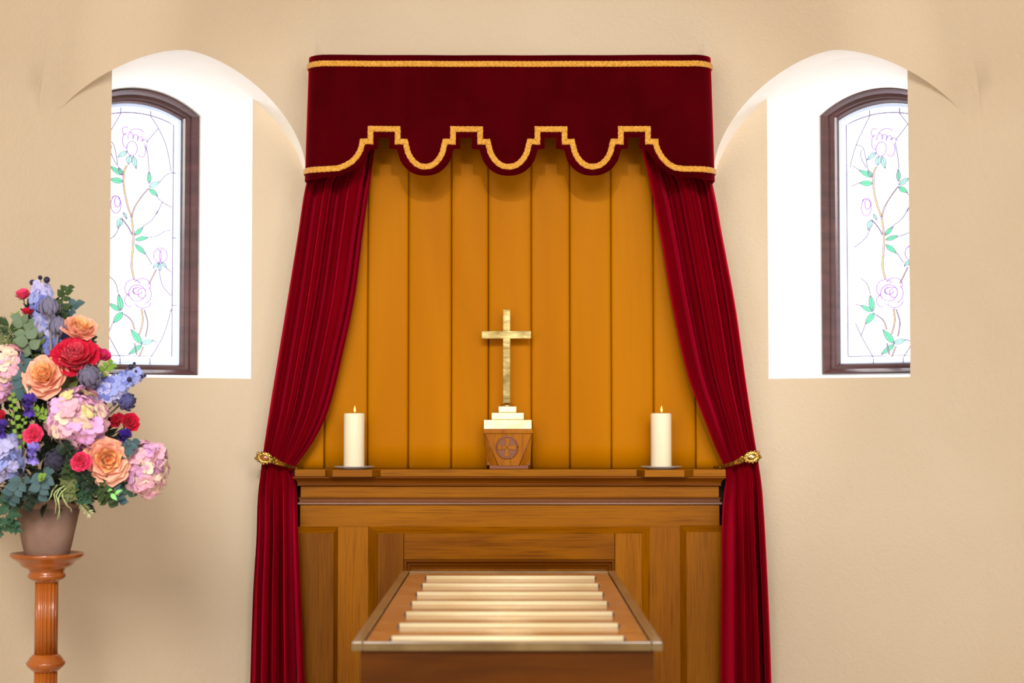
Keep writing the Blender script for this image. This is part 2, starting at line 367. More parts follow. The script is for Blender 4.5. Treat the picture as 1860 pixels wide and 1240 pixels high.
PET = [vshape(268, 735, 38, 52, 0, 360, zA, 16), vshape(220, 610, 22, 30, 90, 330, zA), vshape(300, 625, 48, 28, 180, 360, zA), vshape(222, 680, 22, 52, 60, 300, zA),
       vshape(258, 655, 20, 32, 150, 390, zA), vshape(293, 660, 18, 25, 150, 390, zA), vshape(325, 675, 20, 25, 150, 390, zA), vshape(355, 690, 22, 18, 200, 400, zA), vshape(335, 750, 30, 50, -60, 150, zA),
       vshape(155, 1130, 37, 62, 0, 360, zA, 16), vshape(165, 1110, 20, 38, 0, 360, zA, 12), vshape(150, 1088, 26, 20, 180, 380, zA),
       vshape(468, 325, 48, 54, 0, 360, zB, 16), vshape(450, 330, 24, 46, -100, 100, zB), vshape(480, 330, 20, 44, 90, 280, zB),
       vshape(275, 555, 60, 62, 120, 330, zB), vshape(340, 540, 60, 55, 210, 380, zB), vshape(360, 600, 44, 60, -60, 90, zB), vshape(265, 640, 50, 50, 90, 250, zB), vshape(345, 655, 55, 42, 0, 170, zB),
       vshape(305, 590, 60, 58, 0, 360, zB, 16), vshape(305, 575, 34, 26, 0, 300, zB), vshape(340, 590, 32, 36, 30, 330, zB), vshape(290, 572, 12, 18, 60, 330, zB)]
LEAF = [((205, 925), (103, 855), 26, zA, 1), ((203, 925), (170, 865), 20, zA, 1), ((205, 970), (105, 950), 30, zA, 1), ((388, 985), (386, 890), 22, zA, 1), ((385, 1008), (465, 968), 26, zA, 0),
        ((388, 1020), (450, 1072), 26, zA, 1), ((232, 755), (165, 798), 26, zA, 0), ((250, 785), (242, 850), 32, zA, 0), ((275, 788), (297, 882), 26, zA, 0), ((205, 1185), (232, 1235), 16, zA, 0),
        ((190, 62), (165, 135), 30, zB, 0), ((285, 185), (347, 125), 24, zB, 1), ((288, 216), (385, 198), 24, zB, 1), ((288, 248), (368, 322), 26, zB, 1), ((455, 378), (412, 416), 20, zB, 0),
        ((460, 380), (462, 440), 18, zB, 0), ((475, 372), (512, 416), 18, zB, 0), ((192, 712), (172, 592), 32, zB, 1), ((187, 715), (98, 660), 26, zB, 1), ((202, 722), (130, 805), 34, zB, 1),
        ((335, 948), (256, 842), 34, zB, 1), ((332, 945), (422, 922), 26, zB, 0), ((338, 952), (238, 1025), 28, zB, 1)]
STEM = [([zA(235, 852), zA(212, 900), zA(210, 1000), zA(232, 1120), zA(262, 1212), zB(266, 70), zB(277, 180), zB(272, 300), zB(264, 400), zB(282, 492)], .0065),
        ([zA(385, 1015), zA(330, 1080), zA(285, 1150), zA(264, 1222)], .005), ([zB(192, 60), zB(240, 125), zB(268, 180)], .004),
        ([zB(440, 420), zB(410, 480), zB(385, 530)], .005), ([zB(335, 700), zB(343, 790), zB(318, 885)], .0055), ([zB(352, 705), zB(378, 800), zB(362, 900)], .004),
        ([zB(207, 735), zB(262, 780), zB(287, 850)], .005), ([zB(348, 965), zB(318, 1038)], .005), ([zB(285, 940), zB(300, 1025)], .004)]

def build_window(idx, sg):
    dz = .008 if sg > 0 else 0
    root = thing('window_%d' % idx, ('left' if sg < 0 else 'right')+' arched stained glass window with climbing roses, set in a deep white reveal', None,
                 win_pt(0, AF, SILL, sg), kind='structure')
    # reveal: soffit, jambs, sloping sill
    mb = MB()
    X = lambda p: Vector((p.x*(-sg), p.y, p.z))
    def farp(u, z): return win_pt(u*(1 if sg < 0 else -1), AF, z, sg)
    vs = []; fs = []
    for u in us:
        h = arch_h(u); rd = dome_r(h, side_s(u)); z = Z0+h
        ph = dome_phi(u, h); a = Vector((-rd*sin(ph), CY+rd*cos(ph), 0)); b = lun(u, sqrt(R*R-u*u)); a.z = b.z = z
        vs += [X(a), X(b)]
    fs = [(2*i, 2*i+2, 2*i+3, 2*i+1) for i in range(len(us)-1)]
    mb.add(vs, fs, True)
    inner = [u for u in us if -WN-1e-6 <= u <= WN+1e-6]
    vs = []
    for u in inner:
        b = lun(u, sqrt(R*R-u*u)); b.z = Z0+arch_h(u); b = X(b); uf = u*WF/WN; c = farp(uf, far_z(uf))
        for k in range(5): vs.append(b.lerp(c, k/4))
    mb.add(vs, [(5*i+k, 5*i+5+k, 5*i+6+k, 5*i+1+k) for i in range(len(inner)-1) for k in range(4)], True)
    for u in (-WN, WN):
        b0 = lun(u, sqrt(R*R-u*u)); b0.z = SILL; b1 = b0.copy(); b1.z = Z0+arch_h(u); uf = u*WF/WN
        mb.add([X(b0), X(b1), farp(uf, far_z(uf)), farp(uf, FB)], [(0, 1, 2, 3)])
    vs = []
    for k in range(9):
        u = -WN+2*WN*k/8; b = lun(u, sqrt(R*R-u*u)); b.z = SILL; vs += [X(b), farp(u*WF/WN, FB)]
    mb.add(vs, [(2*i, 2*i+2, 2*i+3, 2*i+1) for i in range(8)])
    part('reveal', mb, M['reveal'], root)
    # frame: stepped profile
    mb = MB(); fo = WF
    prof = [(fo, 0, AF+.04), (fo, 0, AF-.012), (fo-.006, .006, AF-.018), (fo-.014, .012, AF-.010), (fo-.024, .020, AF+.002), (fo-.026, .022, AF+.016), (fo-.040, .032, AF+.018),
            (fo-.041, .034, AF+.026), (fo-.049, .041, AF+.03), (GW, .050, GA+.002)]
    for (h0, d0, a0), (h1, d1, a1) in zip(prof, prof[1:]):
        q = lambda h: (fo-h)*1.0
        ring(mb, sg, dz*.6, h0, d0, h1, d1, FB+q(h0)*.75, FB+q(h1)*.75, a0, a1)
    fr = part('frame', mb, M['frame'], root, 'dark brown painted timber frame')
    zb = FB+(fo-GW)*.75
    # glazing bead: narrow blue-grey strip at the glass edge, its glow put in by emission
    mb = MB(); ring(mb, sg, 0, GW+.002, .049, GW-.010, .060, zb, zb+.008, GA-.004, GA-.001); part('glazing_bead', mb, M['bead'], fr)
    # border glass and field glass
    mb = MB(); ring(mb, sg, 0, GW+.003, .048, GW-.028, .083, zb-.004, zb+.03, GA, GA); part('border_pane', mb, M['border'], root)
    ih = GW-.028
    pts = [(-ih, zb+.03), (ih, zb+.03)]+[(ih-2*ih*k/16, garc(ih-2*ih*k/16, ih, .083)) for k in range(17)]
    mb = MB(); mb.add(flat_poly(sg, 0, pts, GA), [tuple(range(len(pts)))])
    part('glass_pane', mb, M['pane'], root)
    # leads
    lines = list(LEAD)
    loop = pts+[pts[0]]
    for a, b in ((0, 2), (1, 3)): pass
    mb = MB(); rib(mb, sg, 0, pts+[pts[0]], .0048, GA-.001); part('lead_came', mb, M['lead'], root)
    for q in ([zA(190, 487), zA(190, 445)], [zA(400, 510), zA(400, 470)], [zA(548, 905), zA(582, 910)], [zB(548, 200), zB(582, 203)], [zB(548, 675), zB(582, 677)], [zB(185, 1045), zB(185, 1090)], [zB(395, 1045), zB(395, 1090)]):
        lines.append(q)
    for l in lines:
        l = [(max(-ih-.022, min(ih+.026, s)), z) for s, z in l]
        if len(l) > 2: l = smooth_line(l)
        mb = MB(); rib(mb, sg, 0, l, .0040, GA-.001); part('lead_came', mb, M['lead'], root)
    for p in PET:
        p = [(max(-ih, min(ih, s)), z) for s, z in p]
        mb = MB(); mb.prism(flat_poly(sg, 0, p, GA-.0005), win_pt(0, 0, 0, sg)-win_pt(0, 1, 0, sg), .0015)
        pp = part('petal_pane', mb, M['petal_g'], root)
        mb = MB(); rib(mb, sg, 0, p, .0032, GA-.002); part('lead_came', mb, M['violet_line'], pp)
    for (x0, y0), (x1, y1), wd, z, dark in LEAF:
        n = 8; left = []; right = []
        for k in range(n+1):
            t = k/n; ww = wd*.66*sin(pi*t**.8)
            L_ = sqrt((x1-x0)**2+(y1-y0)**2); nx, ny = -(y1-y0)/L_, (x1-x0)/L_
            left.append((x0+(x1-x0)*t+nx*ww, y0+(y1-y0)*t+ny*ww)); right.append((x0+(x1-x0)*t-nx*ww, y0+(y1-y0)*t-ny*ww))
        poly = [z(*q) for q in left]+[z(*q) for q in reversed(right[1:-1])]
        poly = [(max(-ih, min(ih, s)), zz) for s, zz in poly]
        mb = MB(); mb.prism(flat_poly(sg, 0, poly, GA-.0025), win_pt(0, 0, 0, sg)-win_pt(0, 1, 0, sg), .0015)
        lp = part('leaf_pane', mb, M['green_d' if dark else 'green_l'], root)
        mb = MB(); rib(mb, sg, 0, poly+[poly[0]], .0026, GA-.004); rib(mb, sg, 0, [z(x0, y0), z(x1, y1)], .0014, GA-.004); part('lead_came', mb, M['lead'], lp)
    for p, wd in STEM:
        p = smooth_line(p) if len(p) > 2 else p
        mb = MB(); rib(mb, sg, 0, p, wd, GA-.001, .0035); sp = part('stem_pane', mb, M['amber_g'], root)
        off = lambda e: [(s+e, z) for s, z in p]
        mb = MB(); rib(mb, sg, 0, off(-wd/2), .0028, GA-.003); rib(mb, sg, 0, off(wd/2), .0028, GA-.003); part('lead_came', mb, M['lead'], sp)
build_window(1, -1); build_window(2, 1)

# ------------------------------------------------------------------ veneer backdrop boards
YB = 6.47
def zpx(y, Y): return U(930, y, Y).z
bd = thing('panel_backdrop', 'honey coloured wooden backdrop of tall vertical boards between the red curtains', 'backdrop', (0, YB, zpx(851, 6.42)))
seams = [533, 590, 668, 742, 820, 887, 965, 1035, 1110, 1187, 1263, 1320]
zl = zpx(852.5, 6.33)                                   # ledge top height
zt_b = zpx(236, YB)
for a, b in zip(seams, seams[1:]):
    x0 = U(a, 500, YB).x+.0005; x1 = U(b, 500, YB).x-.0005; zt_k = zt_b if 660 < a < 1180 else (zpx(620, YB) if a in (533, 1263) else zpx(300, YB)); ph = R_.random()*6; tl = R_.uniform(-.4, .4)
    def fn(u, v, x0=x0, x1=x1, ph=ph, tl=tl, zt_k=zt_k):
        s = 2*u-1
        e = .0035*max(0, (abs(s)-.88)/.12)**2
        y = YB-.0035*(1-s*s)+e+.0018*sin(v*5+ph+u*3)+.005*tl*s
        return Vector((x0+(x1-x0)*u, y, zl+.001+(zt_k-zl)*v))
    mb = MB(); mb.grid(fn, 20, 14)
    solidify(part('board', mb, M['ply'], bd), -.012, 1)
mb = MB(); mb.box((U(668, 500, YB).x, YB+.010, zl), (U(1187, 500, YB).x, YB+.016, zt_b)); part('backing', mb, M['gap'], bd)

# ------------------------------------------------------------------ altar cabinet
al = thing('altar', 'oak altar cabinet with moulded rails and raised panels below the cross', 'altar', (0, 6.40, 0))
YF = 6.345
def pbox(x0, y0, x1, y1, Yf, Yb, bev=.002, mb=None):
    mb = mb or MB(); a = U(x0, y0, Yf); b = U(x1, y1, Yf); mb.box((a.x, Yf, b.z), (b.x, Yb, a.z), bev); return mb
def xat(px, Y): return U(px, 800, Y).x
# ledge with two bayed-out candle stands
yl = 6.335; yp = 6.285
zlb = zpx(865, yl)
outl = [(xat(536, yl), 6.462), (xat(536, yl), yl), (xat(591, yl), yl), (xat(604, yp), yp), (xat(676, yp), yp), (xat(692, yl), yl),
        (xat(1156, yl), yl), (xat(1171, yp), yp), (xat(1243, yp), yp), (xat(1259, yl), yl), (xat(1318, yl), yl), (xat(1318, yl), 6.462)]
mb = MB(); mb.prism([(x, y, zl) for x, y in outl], (0, 0, -1), zl-zlb)
lo = part('ledge', mb, M['oak_h'], al)
md = lo.modifiers.new('bevel', 'BEVEL'); md.width = .0015; md.segments = 2
for (a, b) in (((591, yl), (604, yp)), ((692, yl), (676, yp)), ((1156, yl), (1171, yp)), ((1259, yl), (1243, yp))):
    p = Vector((xat(*a), a[1], zlb+.0015)); q = Vector((xat(*b), b[1], zlb+.0015)); n = Vector((0, -1, 0))*.0012
    mb = MB(); mb.prism([p+n, q+n, q+n+Vector((0, 0, zl-zlb-.003)), p+n+Vector((0, 0, zl-zlb-.003))], (0, 1, 0), .0012)
    part('end_grain_block', mb, M['oak_dv'], lo, 'darker end grain block on the slanted corner')
# carcass
mb = pbox(547, 866, 1306, 1240, YF+.012, 6.46, 0); mb.box((xat(552, YF+.012), YF+.02, .0), (xat(1302, YF+.012), 6.46, zpx(1240, YF)))
part('carcass', mb, M['gap'], al)
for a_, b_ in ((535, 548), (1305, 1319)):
    mb = MB(); mb.box((xat(a_, 6.43), 6.43, 0), (xat(b_, 6.43), 6.46, zlb-.002)); part('shade_fill', mb, M['gap'], al)  # dark filler added where only the curtain's shade fills the gap
# cove moulding as swept profile
def hmould(name, prof, px0, px1, m, parent, label=None):
    """prof: (pixel y, depth Y) down the front; returns at both ends"""
    mb = MB(); vs = []
    for y, Y in prof:
        z = zpx(y, Y); e = (YF-Y)*.8
        vs += [Vector((xat(px0, YF)-e, YF+.05, z)), Vector((xat(px0, YF)-e, Y, z)), Vector((xat(px1, YF)+e, Y, z)), Vector((xat(px1, YF)+e, YF+.05, z))]
    n = len(prof); mb.add(vs, [(4*i+k, 4*i+k+1, 4*i+k+5, 4*i+k+4) for i in range(n-1) for k in range(3)]+[(0, 1, 2, 3), (4*n-4, 4*n-3, 4*n-2, 4*n-1)])
    return part(name, mb, m, parent, label)
hmould('cove_moulding', [(865.5, 6.315), (868, 6.315), (869.5, 6.320), (873, 6.330), (877, 6.334), (880, 6.334), (882, 6.332), (883, YF)], 546, 1304, M['mould'], al)
part('frieze', pbox(546, 883, 1306, 903, YF, YF+.03), M['oak_h'], al)
hmould('bead_moulding', [(902.5, YF+.002), (903.5, 6.338), (905.5, 6.338), (906.5, 6.343), (911, 6.342), (912.5, 6.335), (915.5, 6.334), (917, YF)], 546, 1306, M['mould'], al)
part('rail', pbox(545, 916.5, 1307, 957, YF, YF+.03), M['oak_h'], al)
# lower front: light stiles flush with rail, raised side panels, raised centre frame
YR = 6.315
zfoot = 0
def fbox(x0, y0, x1, Yf, m, name, y1=None, parent=al):
    mb = MB(); a = U(x0, y0, Yf); b = U(x1, y0, Yf); zb = zfoot if y1 is None else zpx(y1, Yf)
    mb.box((a.x, Yf, zb), (b.x, YF+.03, a.z), .002); return part(name, mb, m, parent)
fbox(613, 956.5, 670, YF+.001, M['oak_v'], 'stile'); fbox(1178, 956.5, 1236, YF+.001, M['oak_v'], 'stile')
def raised(name, xo0, xo1, xi0, xi1, yo, yi, mf, mbv, left=True, right=True):
    """raised field with bevelled top and sides, running down to the floor"""
    ao = U(xo0, yo, YF); bo = U(xo1, yo, YF); ai = U(xi0, yi, YR); bi = U(xi1, yi, YR)
    mb = MB(); V = Vector
    mb.add([V((ai.x, YR, 0)), V((bi.x, YR, 0)), V((bi.x, YR, ai.z)), V((ai.x, YR, ai.z))], [(0, 1, 2, 3)])
    o = part(name, mb, mf, al)
    for nm, q, mm in (('top_bevel', [V((ai.x, YR, ai.z)), V((bi.x, YR, ai.z)), V((bo.x, YF, ao.z)), V((ao.x, YF, ao.z))], M['oak_dh']),
                      ('side_bevel', [V((ai.x, YR, 0)), V((ai.x, YR, ai.z)), V((ao.x, YF, ao.z)), V((ao.x, YF, 0))], mbv),
                      ('side_bevel', [V((bi.x, YR, 0)), V((bi.x, YR, ai.z)), V((bo.x, YF, ao.z)), V((bo.x, YF, 0))], mbv)):
        mb = MB(); mb.add(q, [(0, 1, 2, 3)]); b_ = part(nm, mb, mm, o)
    return o, ai, bi
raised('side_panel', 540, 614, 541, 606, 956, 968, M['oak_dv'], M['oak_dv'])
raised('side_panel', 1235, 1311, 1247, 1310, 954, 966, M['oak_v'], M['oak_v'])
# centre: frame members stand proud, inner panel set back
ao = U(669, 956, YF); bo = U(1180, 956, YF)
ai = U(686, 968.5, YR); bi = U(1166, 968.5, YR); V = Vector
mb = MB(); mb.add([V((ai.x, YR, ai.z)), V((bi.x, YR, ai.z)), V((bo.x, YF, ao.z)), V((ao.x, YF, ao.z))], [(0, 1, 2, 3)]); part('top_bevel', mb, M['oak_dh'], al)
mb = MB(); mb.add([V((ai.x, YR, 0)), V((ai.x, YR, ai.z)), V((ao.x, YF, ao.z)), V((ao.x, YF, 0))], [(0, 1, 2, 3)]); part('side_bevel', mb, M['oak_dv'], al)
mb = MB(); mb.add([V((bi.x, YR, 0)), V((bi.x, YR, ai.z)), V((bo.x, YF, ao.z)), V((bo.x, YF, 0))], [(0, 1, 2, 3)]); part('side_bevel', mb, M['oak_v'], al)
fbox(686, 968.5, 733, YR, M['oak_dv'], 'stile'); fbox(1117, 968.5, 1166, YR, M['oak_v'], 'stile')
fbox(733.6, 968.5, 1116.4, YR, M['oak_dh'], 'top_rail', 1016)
def inner_mould():
    mb = MB()
    P = [(733, 1016, YR), (735, 1017.5, YR-.008), (738, 1020, YR-.008), (740, 1022, YR+.006), (744, 1026, YR+.008), (746, 1028, YR+.014), (751, 1033, YR+.020)]
    for (xa, ya, Ya), (xb, yb, Yb_) in zip(P, P[1:]):
        l = 925; A = [U(xa, ya, Ya), U(2*l-xa, ya, Ya)]; B = [U(xb, yb, Yb_), U(2*l-xb, yb, Yb_)]
        mb.add([A[0], A[1], B[1], B[0]], [(0, 1, 2, 3)])
        for k in (0, 1):
            mb.add([A[k], B[k], V((B[k].x, B[k].y, 0)), V((A[k].x, A[k].y, 0))], [(0, 1, 2, 3)])
    return mb
part('panel_moulding', inner_mould(), M['mould'], al)
fbox(750, 1033, 1100, YR+.019, M['oak_dv'], 'inner_panel')

# ------------------------------------------------------------------ cross on carved pedestal block
def zat(y, Y=6.37): return zpx(y, Y)
cxp = 921.5; YC = 6.40
bl = thing('cross_block', 'carved oak block with a cross in a ring, under the brass cross', 'pedestal block', (U(cxp, 850, YC).x, YC, zl))
yf = 6.345; S = lambda px: U(px, 800, yf).x
zt = zpx(787, yf); z0 = zpx(845, yf)
x0, x1 = S(880.5), S(966.5); xc = S(923)
mb = MB()
bx0, bx1 = S(905), S(943); sx0, sx1 = S(884), S(963)
back = YC+.05
V8 = [V((x0, yf, zt)), V((x1, yf, zt)), V((bx1, yf+.004, z0)), V((bx0, yf+.004, z0)), V((sx0, yf+.03, z0)), V((sx1, yf+.03, z0)),
      V((x0, back, zt)), V((x1, back, zt)), V((sx1, back, z0)), V((sx0, back, z0))]
mb.add(V8, [(0, 1, 2, 3), (0, 3, 4), (1, 5, 2), (0, 4, 9, 6), (1, 7, 8, 5), (6, 9, 8, 7), (0, 6, 7, 1), (3, 2, 5, 8, 9, 4)])
part('body', mb, M['carved'], bl)
mb = MB(); mb.box((S(878), yf-.006, zt), (S(968), back+.004, zpx(779.5, yf)), .002); part('cap_slab', mb, M['carved'], bl)
mb = MB(); mb.box((S(889), yf+.006, zl+.0005), (S(960), back, z0+.0005), .002); mb.box((S(884), yf+.022, z0), (S(902), back, z0+.010), .001); mb.box((S(946), yf+.022, z0), (S(963), back, z0+.010), .001)
part('foot_slab', mb, M['ring'], bl)
for e in (-1, 1):     # incised V lines
    mb = MB(); a = V((x0 if e < 0 else x1, yf-.0005, zt)); b = V((bx0 if e < 0 else bx1, yf+.003, z0)); mb.tube([a, b], .0016, 6); part('carved_line', mb, M['ring'], bl)
zc = zpx(812.5, yf); rr = 19.5/F*yf
mb = MB(); mb.tube([V((xc-S(923)+S(921)+rr*cos(2*pi*k/40), yf-.001, zc+rr*sin(2*pi*k/40))) for k in range(41)], .0028, 8); part('ring', mb, M['ring'], bl)
xm = S(921)
mb = MB()
for k in range(4):
    a = k*pi/2; d = V((cos(a), 0, sin(a))); n = V((-sin(a), 0, cos(a)))
    mb.prism([V((xm, yf-.001, zc))+d*.002+n*.004, V((xm, yf-.001, zc))+d*.033+n*.009, V((xm, yf-.001, zc))+d*.033-n*.009, V((xm, yf-.001, zc))+d*.002-n*.004], (0, -1, 0), .004)
part('ring_cross', mb, M['carved'], bl)
mb = MB(); mb.prism([V((xm+(rr-.001)*cos(2*pi*k/32), yf-.0008, zc+(rr-.001)*sin(2*pi*k/32))) for k in range(32)], (0, 1, 0), .002); part('ring_field', mb, M['ring'], bl)

zc0 = zpx(779.5, yf)
cr = thing('altar_cross', 'polished brass standing cross on a three stepped base', 'cross', (U(cxp, 779, YC).x, YC, zc0))
yq = YC-.06
def sbox(px0, px1, ya, yb, hd, bev=.0015, c=cxp):
    Yf = YC-hd; mb = MB(); a = U(px0, ya, Yf); b = U(px1, yb, Yf); mb.box((a.x, Yf, max(b.z, zc0)), (b.x, YC+hd, a.z), bev); return mb
part('lower_step', sbox(878.5, 966, 762, 780, .055, .002), M['brass_lit'], cr)
zA_ = zpx(762, YC-.055)
def step(px0, px1, ya, zb, hd):
    Yf = YC-hd; mb = MB(); a = U(px0, ya, Yf); b = U(px1, ya, Yf); mb.box((a.x, Yf, zb), (b.x, YC+hd, a.z), .0025); return mb, a.z
mb, zB_ = step(892.5, 952, 749, zA_, .042); part('middle_step', mb, M['brass_lit'], cr)
mb, zC_ = step(905, 938.5, 737.5, zB_, .030); part('upper_step', mb, M['brass_lit'], cr)
xp = U(921, 730, YC).x; q = F/YC
mb = MB(); mb.lathe([(13/q, zC_), (12/q, zC_+.004), (9/q, zC_+.008), (7/q, zC_+.013)], (xp, YC), 32); part('collar', mb, M['brass'], cr)
xq = U(920.2, 650, YC).x
mb = MB(); mb.box((xq-6.6/q, YC-.007, zC_+.010), (xq+6.6/q, YC+.007, zpx(562, YC)), .0012); part('upright', mb, M['brass'], cr)
mb = MB(); mb.box((U(875, 600, YC).x, YC-.0072, zpx(615, YC)), (U(965, 600, YC).x, YC+.0072, zpx(601, YC)), .0012); part('crossbar', mb, M['brass'], cr)

# ------------------------------------------------------------------ candles on glass plates
YK = 6.37
for px, side in ((643, 'left'), (1201, 'right')):
    c = U(px, 850, YK); k = F/YK
    plt = MB(); zz = zl
    plt.lathe([(16/k, zz+.0005), (20/k, zz+.0005), (21/k, zz+.003), (30/k, zz+.0055), (37.5/k, zz+.0095), (38/k, zz+.0115), (36.5/k, zz+.0115), (30/k, zz+.008), (20/k, zz+.0055), (.002, zz+.0055)], (c.x, c.y), 48)
    solo('glass_plate', plt, M['glass'], 'clear glass plate under the %s candle' % side, 'plate', (c.x, c.y, zl), group=None)
    ct = thing('pillar_candle', 'lit cream pillar candle on a glass plate, %s of the brass cross' % side, 'candle', (c.x, c.y, zz+.0062), )
    ztop = zpx(750, YK); r = 19/k
    mb = MB(); prof = [(r-.001, zz+.0062), (r, zz+.008), (r, ztop-.006), (r-.001, ztop-.003), (r-.004, ztop), (r-.008, ztop-.001), (r-.014, ztop-.004), (.002, ztop-.005)]
    mb.lathe(prof, (c.x, c.y), 48); part('wax_body', mb, M['wax'], ct)
    mb = MB(); mb.tube([(c.x, c.y, ztop-.006), (c.x, c.y, ztop+.004)], .0012, 6); part('wick', mb, M['wick'], ct)
    mb = MB(); mb.lathe([(.0006, ztop+.002), (.0032, ztop+.006), (.0042, ztop+.010), (.0036, ztop+.015), (.0018, ztop+.021), (.0004, ztop+.027)], (c.x+.002, c.y), 16); part('flame', mb, M['flame'], ct)

# ------------------------------------------------------------------ valance
YV = 6.225
zvt = zpx(99, YV)
NC = [697.3, 847.2, 1000.8, 1152.3]
hem = [(551, 325), (585, 322.7), (605, 320.6), (619, 318), (631, 313.5), (641.6, 308), (652, 299), (662, 287.7), (668, 279), (673, 270.7)]
hem_r = [(1301.7, 325)]+[(1852-x if False else x, y) for x, y in [(1236, 321)]]
hem_pts = list(hem)
for i, c in enumerate(NC):
    hem_pts += [(c-11.5, 269.5), (c-11.4, 249.5), (c+9.5, 249.5), (c+9.6, 269.5)]
    if i < 3:
        c2 = NC[i+1]; m = (c+c2)/2
        a, b = c+23.5, c2-23.5; hw = (b-a)/2
        for k in range(17):
            t = -1+2*k/16; hem_pts.append((m+hw*t, 270.5+48*max(0, 1-abs(t)**2.3)**.62))
hem_pts += [(1175.5, 272), (1181, 281), (1191, 294.6), (1202, 305.5), (1213.6, 313.8), (1224, 318.5), (1236, 321), (1262, 322.5), (1302, 325)]
# braid centreline
br = [(550, 309), (585, 308), (614.5, 305.7), (628, 300.5), (639, 294), (649, 283.5), (655, 272), (657.5, 263)]
gp = list(br)
for i, c in enumerate(NC):
    gp += [(c-39, 257), (c-24.5, 257), (c-24.5, 234), (c+24.8, 234), (c+24.8, 257), (c+38.6, 257)]
    if i < 3:
        c2 = NC[i+1]; m = (c+c2)/2; a, b = c+38.6, c2-39; hw = (b-a)/2
        for k in range(1, 16):
            t = -1+2*k/16; gp.append((m+hw*t, 257+45.5*max(0, 1-abs(t)**2.2)**.62))
gp += [(1191.5, 263), (1195, 273), (1203, 287), (1214, 298), (1225, 304.5), (1240, 307), (1262, 307.5), (1302, 309)]
XL, XR = 556.0, 1296.0
rc = .075
def vpath(px, z):
    """pixel column on the flat front -> 3D point on the wrapped front surface; px may lie outside XL..XR to run round the corners"""
    t = (zvt-z)/(zvt-zpx(322, YV)); fl_ = .012*t         # slight flare towards the hem
    x = U(px, 300, YV).x; x0 = U(XL, 300, YV).x-fl_; x1 = U(XR, 300, YV).x+fl_
    def corner(d):     # d: path distance past the start of the rounded corner
        if d < rc*pi/2: a = d/rc; return rc*sin(a), rc*(1-cos(a))
        return rc, rc+d-rc*pi/2
    if x < x0+rc+fl_*0:
        d = x0+rc-x; dx, dy = corner(d); return V((x0+rc-dx, YV+dy-.008*t, z))
    if x > x1-rc:
        d = x-(x1-rc); dx, dy = corner(d); return V((x1-rc+dx, YV+dy-.008*t, z))
    s = (x-x0)/(x1-x0); return V((x, YV+.012*sin(pi*s)-.008*t+.0015*sin(x*23+z*9), z))
def mapx(px):
    """photo x of a front feature -> path coordinate (unrolls the corners where the photo foreshortens them)"""
    return px
va = thing('valance', 'crimson velvet valance with stepped scalloped hem and gold braid above the cross', 'valance', (0, YV+.1, zvt))
cols = [(-1, 0)]
ext = 150
cols = [(XL-110, 325), (XL-80, 325), (XL-60, 325), (XL-45, 325), (XL-30, 325), (XL-20, 325), (XL-10, 325), (XL, 325), (XL+10, 325), (XL+18, 324.5)]
cols += [(x, y) for x, y in hem_pts if XL+22 < x < XR-22]
cols += [(XR-18, 324.5), (XR-10, 325), (XR, 325), (XR+10, 325), (XR+20, 325), (XR+30, 325), (XR+45, 325), (XR+60, 325), (XR+80, 325), (XR+110, 325)]
full = []
for (xa, ya), (xb, yb) in zip(cols, cols[1:]):
    n = max(1, int((xb-xa)/8))
    for k in range(n): full.append((xa+(xb-xa)*k/n, ya+(yb-ya)*k/n))
full.append(cols[-1])
NR = 14; vs = []
for x, y in full:
    zb = zpx(y, YV)
    for j in range(NR+1):
        p = vpath(x, zvt+(zb-zvt)*j/NR)
        # keep the returns in front of the domed wall
        vs.append(p)
fs = [(i*(NR+1)+j, (i+1)*(NR+1)+j, (i+1)*(NR+1)+j+1, i*(NR+1)+j+1) for i in range(len(full)-1) for j in range(NR)]
mb = MB(); mb.add(vs, fs, True); solidify(part('velvet_face', mb, M['velvet'], va), .005, -1)
mb = MB(); mb.box((U(XL+18, 300, YV).x, YV+.02, zvt-.03), (U(XR-18, 300, YV).x, YV+.17, zvt-.012)); part('top_board', mb, M['velvet'], va)
